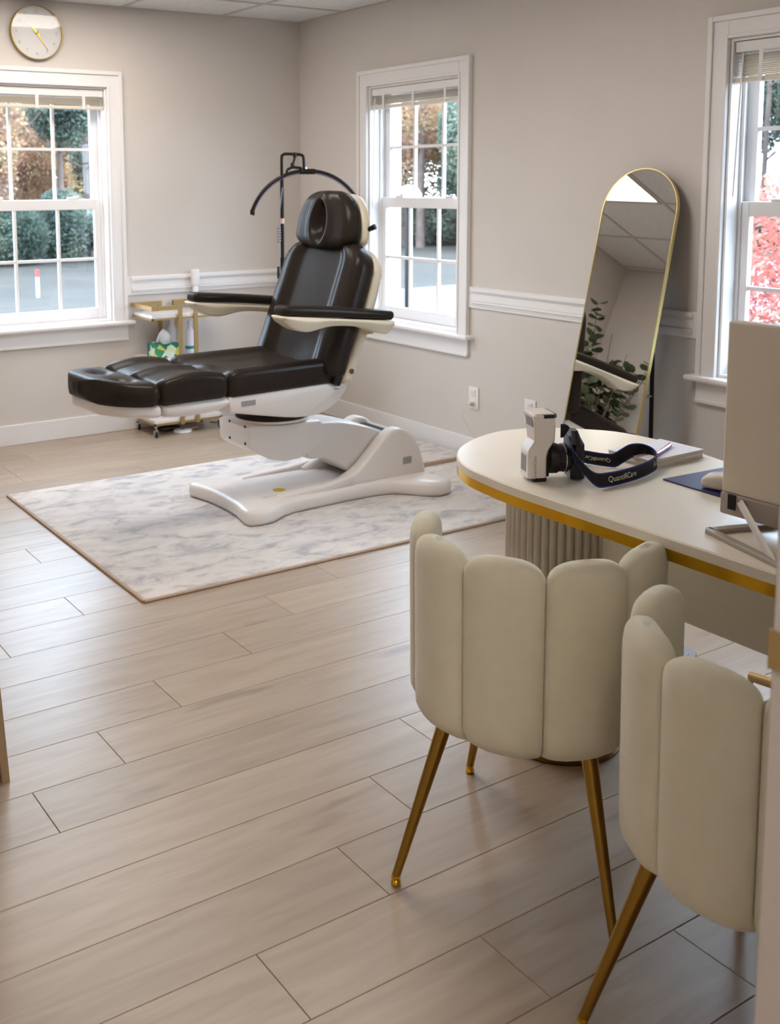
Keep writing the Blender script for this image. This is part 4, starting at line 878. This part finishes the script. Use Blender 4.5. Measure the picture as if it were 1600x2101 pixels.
def bush(kind, lab, x, y, rx, ry, rz, grp=None, nm='shrub'):
    t = thing(nm, lab, 'shrub', (x, y, GZ), rn.uniform(0,6.28), grp); c = link('foliage', CR[kind], t); c.location = (0,0,rz*.85); c.scale = (rx,ry,rz)
    MB().tube([(0,0,0),(.05,.05,rz*.8),(.0,.1,rz*1.3)], [.06,.04,.02], 6).build('stem', M['bark'], t, 60); return t
# the woods: each plant gets its place counted from the left as seen from the doorway
ORD = 'leftmost second third fourth fifth sixth seventh eighth ninth tenth eleventh twelfth thirteenth fourteenth fifteenth sixteenth seventeenth eighteenth nineteenth twentieth'.split()
def azim(x, y): return math.degrees(math.atan2(x-CAMP.x, y-CAMP.y))
def ordinal(k): return 'leftmost' if k == 0 else ORD[k]+' from the left'
def plant_row(specs, lo, hi, where, grp):        # specs: (kind, x, y, ...) ; keeps what lies behind the windows
    names = {None: 'bare grey tree', 'rust': 'rust-leaved tree', 'gold': 'golden-leaved tree', 'green': 'green-leaved tree'}
    vis = sorted((q for q in specs if any(a < azim(q[1], q[2]) < b for a, b in zip(lo, hi))), key=lambda q: azim(q[1], q[2])); n = {}
    for q in vis:
        k = n.get(q[0], 0); n[q[0]] = k+1
        tree(q[0], '%s, %s of its kind %s' % (names[q[0]], ordinal(k), where), *q[1:], grp)
sp1 = []
for i in range(30):
    sp1.append(([None,'rust',None,'gold',None,'green','rust',None,None,'rust'][i % 10], 1.2+i*.36+rn.uniform(-.25,.25), rn.uniform(20.5, 36), rn.uniform(.9,1.2), rn.uniform(1.6,4.4), (1.1,1.1,1.3), i % 3))
for i in range(20): sp1.append((['rust','gold','rust'][i % 3], 3.0+i*.85, rn.uniform(39,45), 1.1, rn.uniform(.9,2.2), (1.6,1.6,1.6), i % 3))
plant_row(sp1, (11,), (27,), 'beyond the back window', 'trees beyond the back window')
for k, (x, y, r_) in enumerate(((2.6,22.4,1.2),(4.6,21.2,1.1),(6.3,21.8,.9),(8.0,21.2,1.2),(10.4,22,1.3))): bush('green', 'dark green shrub, %s beyond the back window' % ordinal(k), x, y, r_, r_, rn.uniform(.7,1.1), 'evergreen shrubs along the wood')
sk = thing('marker_stake', 'white marker stake with red top on the lawn', 'stake', (2.62, 13.0, GZ)); MB().box(-.025,.025,-.02,.02,0,.36).build('post', M['siding'], sk); MB().box(-.027,.027,-.022,.022,.36,.50).build('red_top', M['stake'], sk)
sp2 = []
for i in range(30):
    a = .25+.032*i+rn.uniform(-.015,.015); d = rn.uniform(27, 38)
    sp2.append((['rust',None,'green','gold',None,'rust','gold','green'][i % 8], -.5+d*math.cos(a), -1.5+d*math.sin(a), rn.uniform(.9,1.15), rn.uniform(1.8,4.4), (1.3,1.3,1.5), i % 3))
plant_row(sp2, (30, 48), (47, 66), 'beyond the driveway', 'trees beyond the driveway')
for k in range(8): a = 1.145-.085*k; bush('green', 'low green shrub, %s beyond the driveway' % ordinal(k), 30*math.cos(a), -1.5+30*math.sin(a), 1.6, 1.6, .8, 'shrubs beyond the driveway')
bush('red', 'crimson shrub close outside the window behind the desk', 4.8, -1.7, 1.35, 1.35, 1.25, None, 'red_shrub')
bush('red', 'second crimson shrub farther outside the window behind the desk', 7.0, .4, 1.4, 1.4, 1.3, None, 'red_shrub')
# lamp post and porch post outside the middle window
lp_ = thing('street_lamp', 'black lamp post with white domed lantern outside the window', 'lamp post', (3.68, 3.62, GZ)); MB().tube([(0,0,0),(0,0,1.72)], .035, 12).build('pole', M['blackm'], lp_, 60); MB().lathe([(.09,1.72),(.15,1.78),(.15,1.82)], n=24).build('lantern_base', M['blackm'], lp_, 40); MB().lathe([(.15,1.82),(.15,1.87),(.10,1.94),(.01,1.97)], n=24).build('lantern', M['frost'], lp_, 50)
pt = thing('porch_post', 'white square porch post close outside the middle window', 'post', (.56, -.265, GZ)); MB().box(-.025,.025,-.025,.025,.08,3.2).build('shaft', M['siding'], pt, None, .004); MB().box(-.045,.045,-.045,.045,0,.10).build('base', M['siding'], pt, None, .004)
